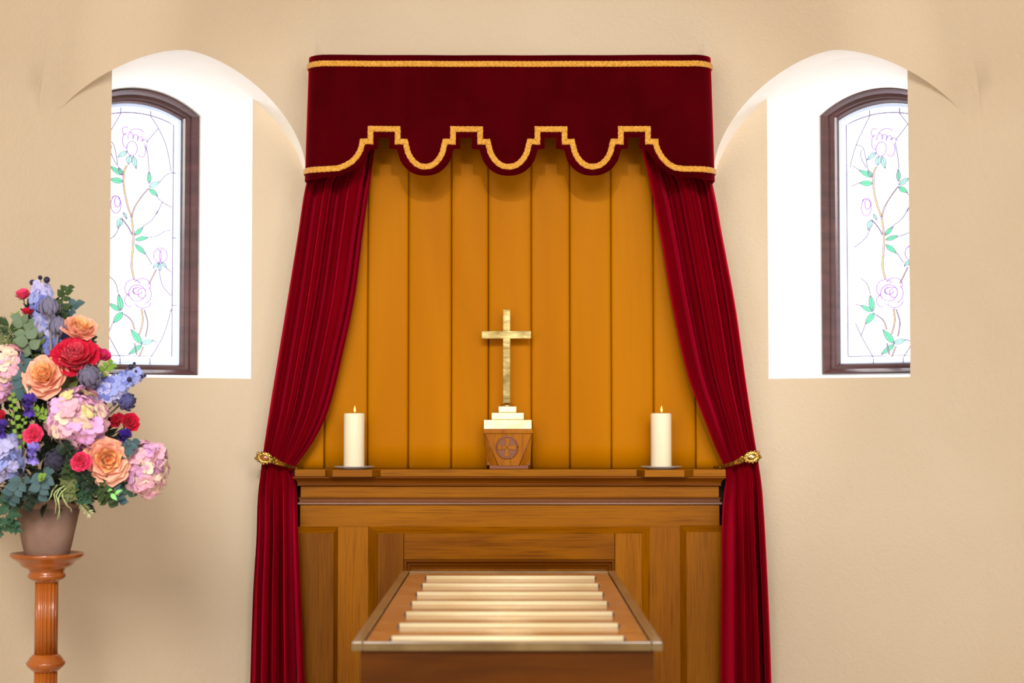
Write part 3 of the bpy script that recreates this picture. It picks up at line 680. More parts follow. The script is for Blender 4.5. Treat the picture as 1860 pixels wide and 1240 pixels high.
def braid(pts, wpx, name='gold_braid', closed=False, label=None):
    """twisted braid band following pixel points on the front surface"""
    dens = []
    for (xa, ya), (xb, yb) in zip(pts, pts[1:]):
        L = sqrt((xb-xa)**2+(yb-ya)**2); n = max(1, int(L/2.5))
        for k in range(n): dens.append((xa+(xb-xa)*k/n, ya+(yb-ya)*k/n))
    dens.append(pts[-1]); n = len(dens)
    mb = MB(); vs = []; h = wpx/2
    for i, (x, y) in enumerate(dens):
        a = dens[max(i-1, 0)]; b = dens[min(i+1, n-1)]; dx, dy = b[0]-a[0], b[1]-a[1]; L = sqrt(dx*dx+dy*dy) or 1
        nx, ny = -dy/L, dx/L
        # corner widening for mitres
        p0 = (dens[i][0]-a[0], dens[i][1]-a[1]); p1 = (b[0]-dens[i][0], b[1]-dens[i][1])
        l0 = sqrt(p0[0]**2+p0[1]**2) or 1; l1 = sqrt(p1[0]**2+p1[1]**2) or 1
        cs = (p0[0]*p1[0]+p0[1]*p1[1])/(l0*l1) if 0 < i < n-1 else 1
        m = min(1.42, 1/max(.7, sqrt(max(.01, (1+cs)/2))))
        for j, (o, d) in enumerate(((-1, .0012), (-.8, .004), (-.35, .0045), (0, .003), (.35, .0045), (.8, .004), (1, .0012))):
            jit = .0009*sin(i*2.1+j*1.3)
            oo = o*h*m*(1+(.06*sin(i*1.9) if abs(o) == 1 else 0))
            X_, Y_ = x+nx*oo, y+ny*oo
            p = vpath(X_, zpx(Y_, YV)); q = vpath(X_+.5, zpx(Y_, YV)); tv = (q-p).normalized(); nn = V((tv.y, -tv.x, 0))
            if nn.y > 0 and abs(nn.y) > .3: nn = -nn
            vs.append(p+nn*(d+jit+.0012))
    mb.add(vs, [(7*i+j, 7*i+j+1, 7*i+j+8, 7*i+j+7) for i in range(n-1) for j in range(6)], True)
    return part(name, mb, M['braid'], va, label)
braid([(XL-70, 309)]+[(x, y) for x, y in gp if XL < x < XR]+[(XR+70, 309)], 10.5, label='gold braid band following the scalloped hem')
braid([(XL-70, 115.2), (XL+10, 115.2), (925, 115.2), (XR-10, 115.2), (XR+70, 115.2)], 10.5, label='straight gold braid band along the top edge')

# ------------------------------------------------------------------ curtains
def curtain(side, Lt, Rt, nf, seed, label):
    rr_ = random.Random(seed)
    ph = [rr_.random()*6.28 for _ in range(8)]
    y0 = 262; y1 = 1262
    outer_is_left = side == 'left'
    root = thing('curtain', label, 'curtain', (U(505 if outer_is_left else 1345, 1240, 6.4).x, 6.40, U(505, 1240, 6.4).z-.5))
    def fn(u, v):
        # u: 0 at outer edge, 1 at inner edge
        yy = y0+(y1-y0)*v
        l = interp(Lt, yy); r = interp(Rt, yy)
        tie = math.exp(-((yy-846)/70)**2)
        below = 1/(1+math.exp(-(yy-846)/25))
        amp = (.054*(1-.6*tie))*(1-.25*below)+.010*below*min(1, (yy-846)/300 if yy > 846 else 0)
        uw = u+.018*sin(3*v+ph[0]+4*u)*(1-tie)
        n = nf; uw = 1.42*uw-.42*uw*uw
        wv = cos(2*pi*(n*uw+.28*sin(2.2*pi*u+ph[1])))
        wv = (abs(wv)**.7)*(1 if wv > 0 else -1)
        w2 = cos(2*pi*(n*1.93*uw+ph[2]+.5*v))
        w3 = cos(2*pi*(n*.41*uw+ph[3]))
        d = amp*((.72-.52*below)*wv+.10*w2*(.6+.4*sin(5*u+ph[4]))*(1-below)+(.6-.2*below)*w3+.75*below*cos(2*pi*(n*.62*uw+ph[5]+.15*v)))
        edge = min(1, u/.03, (1-u)/.03); d *= edge
        xs = u+.20/n*sin(2*pi*(n*uw+.28*sin(2.2*pi*u+ph[1])))*edge
        px = (l+(r-l)*xs) if outer_is_left else (r+(l-r)*xs)
        inner = u
        base = 6.39
        k = min(1, max(0, (yy-868)/95))
        Y = base-(.135*k*inner**1.2)-d-.012*tie
        if yy < 330: Y -= 0
        p = U(px, yy, Y)
        if v >= .98:
            z = p.z; 
        return p
    mb = MB(); mb.grid(fn, 260, 130)
    # the cloth continues to the floor below the frame
    o = part('velvet_cloth', mb, M['velvet_c'], root)
    vs = [fn(i/130, 1.0) for i in range(131)]
    mb = MB(); mb.add(vs+[V((p.x, p.y, .01)) for p in vs], [(i, i+1, 132+i, 131+i) for i in range(130)], True)
    part('lower_cloth', mb, M['velvet_c'], root)
    solidify(o, .002, 0)
    return fn
fl_l = curtain('left', [(240, 574), (316, 568), (332, 557), (430, 541), (560, 520), (700, 497), (790, 483), (848, 475), (900, 469), (980, 466), (1080, 460), (1240, 455), (1300, 454)],
        [(240, 683), (270, 680), (330, 672), (420, 659), (540, 644), (640, 623), (740, 598), (795, 573), (830, 549), (852, 534), (880, 538), (960, 541), (1100, 547), (1240, 553), (1300, 554)], 7, 3,
        'crimson velvet curtain tied back at the left end of the altar')
curtain('right', [(240, 1158), (262, 1163), (330, 1180), (430, 1200), (560, 1222), (680, 1249), (760, 1279), (815, 1301), (840, 1313), (860, 1319), (920, 1313), (1000, 1311), (1100, 1310), (1240, 1309), (1300, 1309)],
        [(240, 1278), (316, 1282), (332, 1293), (430, 1312), (560, 1336), (690, 1354), (790, 1369), (845, 1378), (900, 1385), (1080, 1395), (1240, 1401), (1300, 1402)], 5.2, 11,
        'crimson velvet curtain tied back at the right end of the altar')

# ------------------------------------------------------------------ brass holdbacks
def holdback(sg, label):
    # sg -1 left, +1 right; coordinates measured on the left one, mirrored for the right
    def P(x, y, Y): return U(x if sg < 0 else 1846-x+(0), y-(2 if sg > 0 else 0), Y)
    YH = 6.325
    root = thing('curtain_holdback', label, 'holdback', P(484, 832, YH), group=None)
    # arm: tapered strip with three ridges
    cen = [(496, 834.5, 6.318), (503, 839, 6.316), (512, 842.5, 6.320), (524, 846.5, 6.330), (532, 849, 6.345), (537, 850.5, 6.37)]; hw = [6.5, 5.2, 4.0, 3.2, 2.8, 2.5]
    mb = MB(); vs = []
    for (x, y, Y), h in zip(cen, hw):
        nx, ny = .33, -.94
        for o, d in ((-1, .004), (-1, 0), (-.7, -.003), (-.35, 0), (0, -.0035), (.35, 0), (.7, -.003), (1, 0), (1, .004)):
            p = P(x+nx*o*h, y+ny*o*h, Y); p.y += d; vs.append(p)
    mb.add(vs, [(9*i+j, 9*i+(j+1) % 9, 9*i+9+(j+1) % 9, 9*i+9+j) for i in range(len(cen)-1) for j in range(9)])
    part('arm', mb, M['antique'], root)
    # medallion plate, scalloped outline
    c = (480.5, 831.8)
    def el(a, rx, ry, Y, rot=.18):
        x, y = rx*cos(a), ry*sin(a); return P(c[0]+x*cos(rot)-y*sin(rot), c[1]+x*sin(rot)+y*cos(rot), Y)
    mb = MB(); n = 72; rings = [(0.0, -.0), (.5, 0), (.62, -.004), (.78, -.001), (.92, -.003), (1.0, .001), (1.0, .005)]
    vs = []
    for f, d in rings:
        for k in range(n):
            a = 2*pi*k/n; s = 1+.05*cos(12*a)*f
            p = el(a, 15*f*s+.01, 10.5*f*s+.01, YH-.006); p.y += d; vs.append(p)
    mb.add(vs, [(n*i+k, n*i+(k+1) % n, n*i+n+(k+1) % n, n*i+n+k) for i in range(len(rings)-1) for k in range(n)], True)
    pl = part('medallion', mb, M['antique'], root)
    mb = MB(); cc = P(c[0], c[1], YH-.008); m_ = M['amber'] if sg < 0 else M['brass']
    mb.sphere((cc.x, cc.y, cc.z), .001, 24, 12, (14.5, 4, 10.5)); part('oval_boss', mb, m_, pl, 'amber oval boss' if sg < 0 else 'polished brass oval boss')
    mb = MB(); mb.tube([el(2*pi*k/32, 8.4, 6.2, YH-.0085) for k in range(33)], .0011, 6); part('boss_rim', mb, M['brass'], pl)
    for k in range(14):
        a = 2*pi*k/14+.2; p = el(a, 14.2, 10.2, YH-.008); mb = MB(); mb.sphere(p, .0032+(.0012 if k % 2 else 0), 8, 6); part('bead', mb, M['antique'], pl)
    for x, y in ((468.5, 823), (465, 832)):
        mb = MB(); mb.sphere(P(x, y, YH-.004), .0058, 12, 8); part('end_knob', mb, M['antique'], pl)
    for k, (x, y) in enumerate(((492, 829), (494, 834), (491, 839.5), (498, 832), (497, 838.5))):
        mb = MB(); mb.sphere(P(x, y, YH-.010), .0038, 8, 6, (1.3, .7, 1)); part('leaf_boss', mb, M['antique'], pl)
    # hook arm back to the wall
    a = P(537, 850.5, 6.37); mb = MB(); b = a+V((sg*-.012, .10, 0)); mb.tube([a, a+V((sg*-.008, .03, 0)), b], .004, 8); part('wall_hook', mb, M['antique'], root)
holdback(-1, 'antique brass curtain holdback with an amber oval, at the left curtain')
holdback(1, 'antique brass curtain holdback with a brass oval, at the right curtain')

# ------------------------------------------------------------------ catafalque table with rollers
zt_ = 1.0
def on_plane(px, py, z):
    x = (px-930)/F; v = (620-py)/F
    d = V((x, cos(PITCH)-v*sin(PITCH), sin(PITCH)+v*cos(PITCH))); k = (z-EYE)/d.z; return V((CX, 0, EYE))+d*k
fl_ = on_plane(638, 1166, zt_); fr_ = on_plane(1203, 1164, zt_); bl_ = on_plane(735, 1038, zt_); brr = on_plane(1120, 1034.5, zt_)
YT0 = (fl_.y+fr_.y)/2; YT1 = (bl_.y+brr.y)/2; hwT = (fr_.x-fl_.x)/2; xT = (fr_.x+fl_.x)/2
tb = thing('catafalque', 'oak coffin table with wooden rollers across its glossy top, in front of the altar', 'table', (xT, (YT0+YT1)/2, 0))
mb = MB(); mb.box((xT-hwT+.018, YT0+.012, 0.0), (xT+hwT-.018, YT1-.012, zt_-.020), .003); part('body', mb, M['tablebody'], tb)
mb = MB(); mb.box((xT-hwT+.028, YT0+.02, zt_-.020), (xT+hwT-.028, YT1-.02, zt_-.004), 0); part('top_panel', mb, M['tabletop'], tb)
for (a, b) in (((-hwT, YT0), (-hwT+.024, YT1)), ((hwT-.024, YT0), (hwT, YT1)), ((-hwT+.024, YT0), (hwT-.024, YT0+.016)), ((-hwT+.024, YT1-.02), (hwT-.024, YT1))):
    mb = MB(); mb.box((xT+a[0], a[1], zt_-.021), (xT+b[0], b[1], zt_), .003); part('edge_rim', mb, M['tablerim'], tb)
rows = [(1047, 775, 1080), (1060.5, 768, 1086), (1076, 758, 1094), (1093, 749, 1102), (1112, 738, 1112), (1133, 726, 1122), (1156.5, 712, 1132)]
for y, a, b in rows:
    p = on_plane(a, y, zt_+.004); q_ = on_plane(b, y, zt_+.004); Yr = p.y; r = .0085 if y < 1050 else .0078
    mb = MB(); mb.tube([(p.x, Yr, zt_-.001), (q_.x, Yr, zt_-.001)], r, 16); ro = part('roller', mb, M['roller'], tb)
    for e, x in ((-1, p.x), (1, q_.x)):
        mb = MB(); mb.box((x-(.005 if e < 0 else 0), Yr-.007, zt_-.006), (x+(.005 if e > 0 else 0), Yr+.007, zt_+.003), .001); part('socket', mb, M['socket'], ro)

# ------------------------------------------------------------------ pedestal and pot
YP = 5.45; kp = F/YP; pc = U(85.3, 1010, YP); pcx = pc.x
pe = thing('flower_pedestal', 'turned wooden flower pedestal with fluted shaft', 'pedestal', (pcx, YP, 0))
def zz(y): return zpx(y, YP)
zd = zz(1009)
mb = MB(); mb.lathe([(21/kp, zz(1056.5)), (22/kp, zz(1055)), (24/kp, zz(1053.5)), (30/kp, zz(1051)), (34/kp, zz(1046)), (33/kp, zz(1042)), (30/kp, zz(1039)), (31/kp, zz(1036)), (33/kp, zz(1033)), (33/kp, zz(1032)), (44/kp, zz(1028)),
              (48/kp, zz(1023)), (50/kp, zz(1020)), (58/kp, zz(1015)), (62/kp, zz(1012)), (65/kp, zz(1009.5)), (66/kp, zd+.006), (64/kp, zd+.009), (60/kp, zd+.009), (55/kp, zd+.002), (50/kp, zd), (.002, zd)], (pcx, YP), 64)
part('dish', mb, M['ped'], pe)
mb = MB(); mb.lathe([(20.5/kp, zz(1188)), (20.5/kp, zz(1056))], (pcx, YP), 192, (16, .13)); part('shaft', mb, M['ped'], pe)
mb = MB(); mb.lathe([(21/kp, zz(1219)), (26/kp, zz(1215)), (33/kp, zz(1208)), (35/kp, zz(1203)), (33.5/kp, zz(1201)), (31/kp, zz(1198)), (29/kp, zz(1194)), (26/kp, zz(1191)), (24/kp, zz(1188.5)), (21/kp, zz(1187))], (pcx, YP), 64); part('collar', mb, M['ped'], pe)
mb = MB(); mb.lathe([(20.5/kp, .25), (20.5/kp, zz(1217))], (pcx, YP), 192, (16, .13)); part('shaft', mb, M['ped'], pe)
mb = MB(); mb.lathe([(.13, .0), (.13, .05), (.11, .07), (.09, .11), (.06, .16), (.045, .2), (.05, .22), (.04, .255)], (pcx, YP), 64); part('foot', mb, M['ped'], pe)
potx = U(86, 960, YP).x
pt = thing('plant_pot', 'brown clay pot with a wide rim standing on the pedestal', 'pot', (potx, YP, zd+.0005))
zb_ = zd+.0005
mb = MB(); mb.lathe([(38/kp, zb_), (39.5/kp, zb_+.002), (42/kp, zz(995)), (42.8/kp, zz(993)), (58/kp, zz(921)), (.002, zz(921)+.0005)], (potx, YP), 64); part('pot_body', mb, M['pot'], pt)
mb = MB(); mb.lathe([(58/kp, zz(921.5)), (60/kp, zz(920)), (61/kp, zz(906)), (60/kp, zz(904)), (56/kp, zz(904)), (55/kp, zz(915)), (.002, zz(915))], (potx, YP), 64); part('rim', mb, M['pot'], pt)

# ------------------------------------------------------------------ bouquet
FR = random.Random(21)
def fm(name, a, b=None, rough=.6, sc=40, sub=0):
    return mat(name, s2l(*a), rough, spec=.25, col2=s2l(*(b or a)), vscale=(sc, sc, sc), ramp=(.3, .7), sheen=.15)
FM = {
 'peach_in': fm('peach_petal_inner', (252, 176, 112), (255, 196, 138)), 'peach_out': fm('peach_petal_outer', (250, 164, 134), (255, 202, 172)),
 'red': fm('crimson_petal', (200, 8, 46), (232, 36, 72)), 'red_in': fm('crimson_petal_inner', (226, 40, 78), (244, 96, 112)),
 'pink': fm('hot_pink_petal', (222, 24, 84), (246, 84, 124)), 'magenta': fm('magenta_petal', (196, 14, 90), (228, 50, 118)),
 'hyd': fm('hydrangea_pink', (226, 158, 186), (242, 196, 202)), 'hyd2': fm('hydrangea_mauve', (214, 152, 210), (236, 188, 222)), 'hyd3': fm('hydrangea_cream', (238, 206, 190), (244, 222, 190)),
 'hyd4': fm('hydrangea_lime', (212, 204, 120), (236, 222, 176)),
 'blue': fm('delphinium_blue', (132, 144, 212), (172, 180, 232)), 'blue2': fm('delphinium_lilac', (170, 168, 218), (204, 198, 234)), 'blue3': fm('delphinium_deep', (96, 104, 184), (134, 142, 210)),
 'thistle': fm('dusty_petal', (98, 98, 128), (136, 130, 152)), 'thistle2': fm('dusky_petal', (70, 70, 120), (100, 98, 150)), 'thistle3': fm('charcoal_petal', (48, 46, 62), (74, 70, 88)),
 'purple': fm('freesia_purple', (76, 48, 150), (110, 80, 182)), 'violet': fm('freesia_violet', (52, 22, 120), (80, 44, 160)), 'lilac': fm('freesia_lilac', (146, 126, 216), (178, 160, 232)),
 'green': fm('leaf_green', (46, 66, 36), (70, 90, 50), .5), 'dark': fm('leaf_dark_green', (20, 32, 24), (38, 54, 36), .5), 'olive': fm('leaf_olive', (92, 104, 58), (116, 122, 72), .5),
 'euc': fm('leaf_eucalyptus', (52, 76, 78), (84, 112, 116), .5), 'sage': fm('leaf_sage', (90, 110, 82), (116, 134, 104), .5), 'lime': fm('leaf_lime', (92, 130, 36), (136, 168, 62), .5), 'ivy': fm('leaf_ivy', (36, 70, 48), (64, 98, 70), .5),
 'grass': fm('grass_pale', (150, 166, 96), (190, 200, 140), .5), 'stem': fm('stem_green', (78, 92, 54), (96, 108, 66)), 'pale': fm('stem_grey', (128, 122, 112), (150, 144, 130)), 'berry': fm('berry_dark', (34, 30, 52), (52, 48, 76), .3),
 'mint': fm('leaf_mint', (130, 214, 110), (160, 232, 140), .5), 'fernpale': fm('fern_pale', (206, 214, 150), (222, 228, 170), .5)}
MESH = {}
def cached(key, build, m):
    k = (key, m)
    if k not in MESH: MESH[k] = build().mesh(key, FM[m])
    return MESH[k]
def petal_mb(W=.66, cup=.42, curl=.26, belly=.18, ruf=.025, notch=0, nx=8, ny=8):
    def fn(u, v):
        s = 2*u-1; t = v
        w_ = W*(.22+.78*sin(pi*.5*min(1, t*1.5)))*(sqrt(max(.03, 1-(max(0, t-.55)/.45)**2.6*.97)))
        y = -cup*s*s*w_*(.5+.5*t)+belly*sin(pi*t)+curl*max(0, t-.62)**2*6+ruf*sin(s*9+t*4)*t*t
        return V((s*w_, y, t*(1-.06*s*s)-notch*max(0, 1-abs(s)*3)*t**6))
    mb = MB(); mb.grid(fn, nx, ny); return mb
def leaf_mb(W=.2, fold=.25, droop=.3, pw=.8, ny=7):
    def fn(u, v):
        s = 2*u-1; w_ = W*max(.03, sin(pi*min(.985, v**pw)))
        return V((s*w_, abs(s)*w_*fold-droop*v*v, v))
    mb = MB(); mb.grid(fn, 4, ny); return mb
def ivy_mb():
    pts = [(0, 0), (.22, -.12), (.5, .02), (.36, .3), (.62, .52), (.27, .56), (0, 1.05), (-.27, .56), (-.62, .52), (-.36, .3), (-.5, .02), (-.22, -.12)]
    mb = MB(); c = V((0, -.05, .35)); mb.add([c]+[V((x, .03*abs(x)*3, z)) for x, z in pts], [(0, 1+i, 1+(i+1) % 12) for i in range(12)]); return mb
def floret_mb():
    mb = MB()
    for k in range(4):
        a = k*pi/2+.3; ca, sa = cos(a), sin(a)
        def fn(u, v):
            s = 2*u-1; t = v; w_ = .50*(.25+.75*sin(pi*.5*min(1, t*1.5)))*sqrt(max(.05, 1-max(0, (t-.55)/.45)**2*.95))
            r = t*.95; x = s*w_; z = .26*sin(pi*t*.6)-.10*t*t+.06*sin(s*5+k*2)*t
            return V((r*ca-x*sa, r*sa+x*ca, z))
        mb.grid(fn, 4, 4)
    return mb
def inst(me, name, parent, mtx):
    o = bpy.data.objects.new(name, me); COL.objects.link(o); o.parent = parent; o.matrix_basis = mtx; return o
def TM(loc=(0, 0, 0), az=0, tilt=0, roll=0, sc=1):
    S_ = Matrix.Diagonal((sc[0], sc[1], sc[2], 1)) if isinstance(sc, tuple) else Matrix.Scale(sc, 4)
    return Matrix.Translation(loc) @ Matrix.Rotation(az, 4, 'Z') @ Matrix.Rotation(-tilt, 4, 'X') @ Matrix.Rotation(roll, 4, 'Z') @ S_
HC = U(85, 860, YP)                       # heart of the bouquet
def place(px, py, fwd): return U(px, py, YP-fwd)
def root_at(name, label, group, p, facing, cat='flower', spin=0):
    o = bpy.data.objects.new(name, None); COL.objects.link(o); o.location = p; o.rotation_mode = 'QUATERNION'; o.empty_display_size = .02
    o.rotation_quaternion = V(facing).normalized().to_track_quat('Z', 'Y') @ Matrix.Rotation(spin, 3, 'Z').to_quaternion()
    o['label'] = label; o['category'] = cat
    if group: o['group'] = group
    return o
def stem_for(o, L, r=.002, m='stem', to=None):
    """stem that runs from the flower's foot down into the heart of the bouquet (local coordinates)"""
    mw = Matrix.Translation(o.location) @ o.rotation_quaternion.to_matrix().to_4x4(); inv = mw.inverted()
    a = V((0, 0, 0)); tgt = inv @ (HC+V((0, 0, .0))); d = tgt; d = inv @ to if to is not None else d; Lx = min(L, d.length); e = d.normalized()*Lx
    mid = e*.5+V((0, 0, -.12*Lx))
    mb = MB(); mb.tube([a, V((0, 0, -.02))*.5+mid*.3, mid, e], r, 6); me = mb.mesh('stem', FM[m]); inst(me, 'stem', o, Matrix.Identity(4))
def rose(name, label, group, px, py, fwd, facing, Rpx, mi, mo, n=22, opn=72, stem=.16, hgt=1.0, rough=.0, seed=0):
    rr = random.Random(seed*7+int(px)); Rm = Rpx/F*(YP-fwd)
    o = root_at(name, label, group, place(px, py, fwd)-V(facing).normalized()*Rm*.35, facing)
    for i in range(n):
        f = i/(n-1); a = i*2.39996+rr.uniform(-.2, .2); al = rad(3+(opn-3)*f**1.05)+rr.uniform(-.08, .08)
        L = Rm*(.62+.48*f**.8)*(1+rr.uniform(-.06, .06)); inner = f < .45
        me = cached('petal' if rough == 0 else 'ruffled_petal', (lambda: petal_mb()) if rough == 0 else (lambda: petal_mb(.5, .3, .1, .14, .05, .12)), mi if inner else mo)
        b = Rm*(.02+.14*f); loc = (-b*sin(a), b*cos(a), -.10*Rm*f)
        wsc = L*(.62+.55*f)
        inst(me, 'petal', o, TM(loc, a, al, 0, (wsc, L*(1.1-.3*f), L*hgt)))
    sp = cached('sepal', lambda: leaf_mb(.2, .1, -.15), 'green')
    for k in range(5): inst(sp, 'sepal', o, TM((0, 0, -.16*Rm), k*1.2566, rad(min(100, opn+22)), 0, Rm*.75))
    stem_for(o, stem); return o
def bud(name, label, group, px, py, fwd, facing, Rpx, m, m2=None, n=11, stem=.16): return rose(name, label, group, px, py, fwd, facing, Rpx, m2 or m, m, n, 42, stem, 1.15)
def head(name, label, group, px, py, fwd, facing, Rpx, mats, n=64, fs=.34, sq=(1, 1, 1), stem=.15, seed=1, cover=-.35):
    """rounded head of four petalled florets"""
    rr = random.Random(seed); Rm = Rpx/F*(YP-fwd)
    o = root_at(name, label, group, place(px, py, fwd), facing)
    for i in range(n):
        z = 1-(1-cover)*(i+.5)/n; r = sqrt(max(0, 1-z*z)); a = i*2.39996
        d = V((r*cos(a), r*sin(a), z)); k = Rm*(.80+rr.uniform(-.13, .10))
        m = mats[min(len(mats)-1, int(rr.random()*len(mats)))]
        q = (d+V((rr.uniform(-.6, .6), rr.uniform(-.6, .6), rr.uniform(-.6, .6)))).to_track_quat('Z', 'Y').to_matrix().to_4x4()
        s_ = Rm*fs*rr.uniform(.85, 1.15)
        inst(cached('floret', floret_mb, m), 'floret', o, Matrix.Translation((d.x*k*sq[0], d.y*k*sq[1], d.z*k*sq[2])) @ q @ Matrix.Rotation(rr.random()*6, 4, 'Z') @ Matrix.Scale(s_, 4))
    stem_for(o, stem, .003); return o
def spike(name, label, group, pts, wpx, mats, n=40, seed=2, fwd=.0, fs=.022):
    """long spike of florets along pixel points (foot first)"""
    rr = random.Random(seed); P = [place(x, y, f) for x, y, f in pts]; foot = P[0]
    o = bpy.data.objects.new(name, None); COL.objects.link(o); o.location = foot; o['label'] = label; o['category'] = 'flower'; o['group'] = group; ROOT[o] = foot
    def along(t):
        k = min(len(P)-2, int(t*(len(P)-1))); q = t*(len(P)-1)-k; return P[k].lerp(P[k+1], q)
    part('stem', MB().tube([HC.lerp(foot, .4), foot]+P[1:], .0025, 6), FM['stem'], o)
    for i in range(n):
        t = (i+.5)/n; c = along(t); a = i*2.4; wd = wpx/kp*(1-.55*t)
        d = V((cos(a), -abs(sin(a))*1.0 if rr.random() < .75 else sin(a), rr.uniform(-.3, .3))).normalized()
        p = c+d*wd-foot; q = (d+V((0, -.3, .2))).to_track_quat('Z', 'Y').to_matrix().to_4x4()
        inst(cached('floret', floret_mb, mats[rr.randrange(len(mats))]), 'floret', o, Matrix.Translation(p) @ q @ Matrix.Rotation(rr.random()*6, 4, 'Z') @ Matrix.Scale(fs*(1-.45*t)*rr.uniform(.85, 1.1), 4))
    return o
def thistle(name, label, group, px, py, fwd, facing, Rpx, m, stem=.1, n=26, smat='pale', to=None):
    rr = random.Random(int(px)); Rm = Rpx/F*(YP-fwd)
    o = root_at(name, label, group, place(px, py, fwd)-V(facing).normalized()*Rm*.8, facing)
    for i in range(n):
        f = i/(n-1); a = i*2.39996; al = rad(8+50*f)
        me = cached('narrow_petal', lambda: petal_mb(.20, .5, -.25, .30, 0, 0, 4, 6), m)
        inst(me, 'petal', o, TM((-.3*Rm*f*sin(a), .3*Rm*f*cos(a), .1*Rm*(1-f)), a, al, 0, Rm*(1.75-.55*f)))
    stem_for(o, stem, .0034, smat, to); return o
def freesia(name, label, group, px, py, fwd, Rpx, m, seed=1):
    rr = random.Random(seed); Rm = Rpx/F*(YP-fwd)
    o = root_at(name, label, group, place(px, py, fwd), (0, -1, .4))
    for c, az, ti in ((V((0, 0, 0)), 0, .2), (V((.7, .1, -.1)), 1.2, .7), (V((-.75, -.2, -.2)), 4.4, .8), (V((.1, -.7, -.3)), 3.1, .9)):
        b = TM(c*Rm*.8, az, ti, 0, 1)
        for k in range(6):
            me = cached('narrow_petal', lambda: petal_mb(.28, .5, .12, .10, 0, 0, 4, 6), m)
            inst(me, 'petal', o, b @ TM((0, 0, 0), k*1.047, rad(24+12*(k % 2)), 0, Rm*1.0))
    stem_for(o, .12); return o
def sprig(name, label, group, pts, leaf, m, n, size, r=.0016, seed=1, spread=1.0, sm='stem', pair=True, cat='foliage', tip=True):
    """stem through pixel points (foot first) with leaves on both sides"""
    rr = random.Random(seed); P = [place(x, y, f) for x, y, f in pts]; foot = P[0]
    o = bpy.data.objects.new(name, None); COL.objects.link(o); o.location = foot; o['label'] = label; o['category'] = cat; o['group'] = group; ROOT[o] = foot
    part('stem', MB().tube(P, [r]*(len(P)-1)+[r*.5], 6), FM[sm], o)
    for i in range(n):
        t = .12+.88*(i+.5)/n; k = min(len(P)-2, int(t*(len(P)-1))); q = t*(len(P)-1)-k; c = P[k].lerp(P[k+1], q); dr = (P[k+1]-P[k]).normalized()
        sgn = 1 if i % 2 else -1; side = dr.cross(V((0, -1, 0))).normalized()*sgn
        d = (dr*.55+side*spread+V((0, -rr.uniform(-.2, .6), rr.uniform(-.1, .3)))).normalized()
        nrm = V((rr.uniform(-.4, .4), -1, rr.uniform(-.1, .7))); nrm = (nrm-d*nrm.dot(d)).normalized(); xx = nrm.cross(d) if False else d.cross(nrm)
        mt = Matrix((( -xx.x, nrm.x, d.x), (-xx.y, nrm.y, d.y), (-xx.z, nrm.z, d.z))).to_4x4()
        inst(leaf(m), 'leaf', o, Matrix.Translation(c-foot) @ mt @ Matrix.Scale(size/kp*rr.uniform(.75, 1.15)*(1-.3*t), 4))
    return o
Lround = lambda m: cached('round_leaf', lambda: leaf_mb(.42, .12, .1, .75), m)
Lpoint = lambda m: cached('pointed_leaf', lambda: leaf_mb(.24, .2, .2, .8), m)
Lneedle = lambda m: cached('fern_leaflet', lambda: leaf_mb(.12, .2, .1, .8, 4), m)
Livy = lambda m: cached('ivy_leaf', ivy_mb, m)

# dense dark greenery filling the inside of the arrangement
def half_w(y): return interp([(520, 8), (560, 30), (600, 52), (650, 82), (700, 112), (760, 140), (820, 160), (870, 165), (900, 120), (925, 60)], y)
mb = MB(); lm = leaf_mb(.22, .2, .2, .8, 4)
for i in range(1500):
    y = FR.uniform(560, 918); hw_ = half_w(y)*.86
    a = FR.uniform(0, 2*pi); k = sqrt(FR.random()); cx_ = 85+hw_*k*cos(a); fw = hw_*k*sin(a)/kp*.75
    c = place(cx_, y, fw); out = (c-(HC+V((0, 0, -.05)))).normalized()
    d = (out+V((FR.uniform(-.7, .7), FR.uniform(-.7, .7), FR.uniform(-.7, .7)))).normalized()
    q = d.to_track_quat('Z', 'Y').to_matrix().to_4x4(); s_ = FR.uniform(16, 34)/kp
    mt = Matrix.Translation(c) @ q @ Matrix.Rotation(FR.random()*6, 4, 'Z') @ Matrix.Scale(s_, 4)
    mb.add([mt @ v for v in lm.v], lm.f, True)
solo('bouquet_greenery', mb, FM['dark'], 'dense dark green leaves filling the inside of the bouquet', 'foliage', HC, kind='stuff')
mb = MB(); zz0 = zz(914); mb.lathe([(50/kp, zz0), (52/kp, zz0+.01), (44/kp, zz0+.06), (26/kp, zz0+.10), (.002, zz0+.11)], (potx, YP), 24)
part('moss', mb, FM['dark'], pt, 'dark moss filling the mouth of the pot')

G_R, G_S, G_H, G_D, G_T, G_F = 'peach roses in the bouquet', 'small pink and red roses in the bouquet', 'hydrangea heads in the bouquet', 'delphinium spikes in the bouquet', 'dusky blue scabious buds in the bouquet', 'freesias in the bouquet'
rose('peach_rose', 'peach rose seen from the side, topmost of the peach roses', G_R, 147, 593, .10, (.35, -.55, .75), 31, 'peach_in', 'peach_out', 20, 66)
rose('peach_rose', 'wide open peach rose left of the red peony', G_R, 79, 679, .19, (-.05, -1, .45), 36, 'peach_in', 'peach_out', 26, 80, seed=2)
rose('peach_rose', 'peach rose low at the right, beside the pink hydrangea', G_R, 196, 836, .20, (.35, -1, .05), 37, 'peach_in', 'peach_out', 26, 78, seed=3)
rose('peony', 'large crimson peony with ragged petals', 'peony in the bouquet', 136, 641, .16, (.12, -.8, .65), 40, 'red_in', 'red', 34, 82, rough=1, seed=4)
bud('rose_bud', 'pink rose bud at the very top left of the bouquet', G_S, 41, 536, .02, (-.15, -.5, .9), 16, 'pink', stem=.12)
bud('rose_bud', 'small red rose bud below the topmost pink bud', G_S, 49, 567, .05, (.0, -.7, .8), 11, 'red')
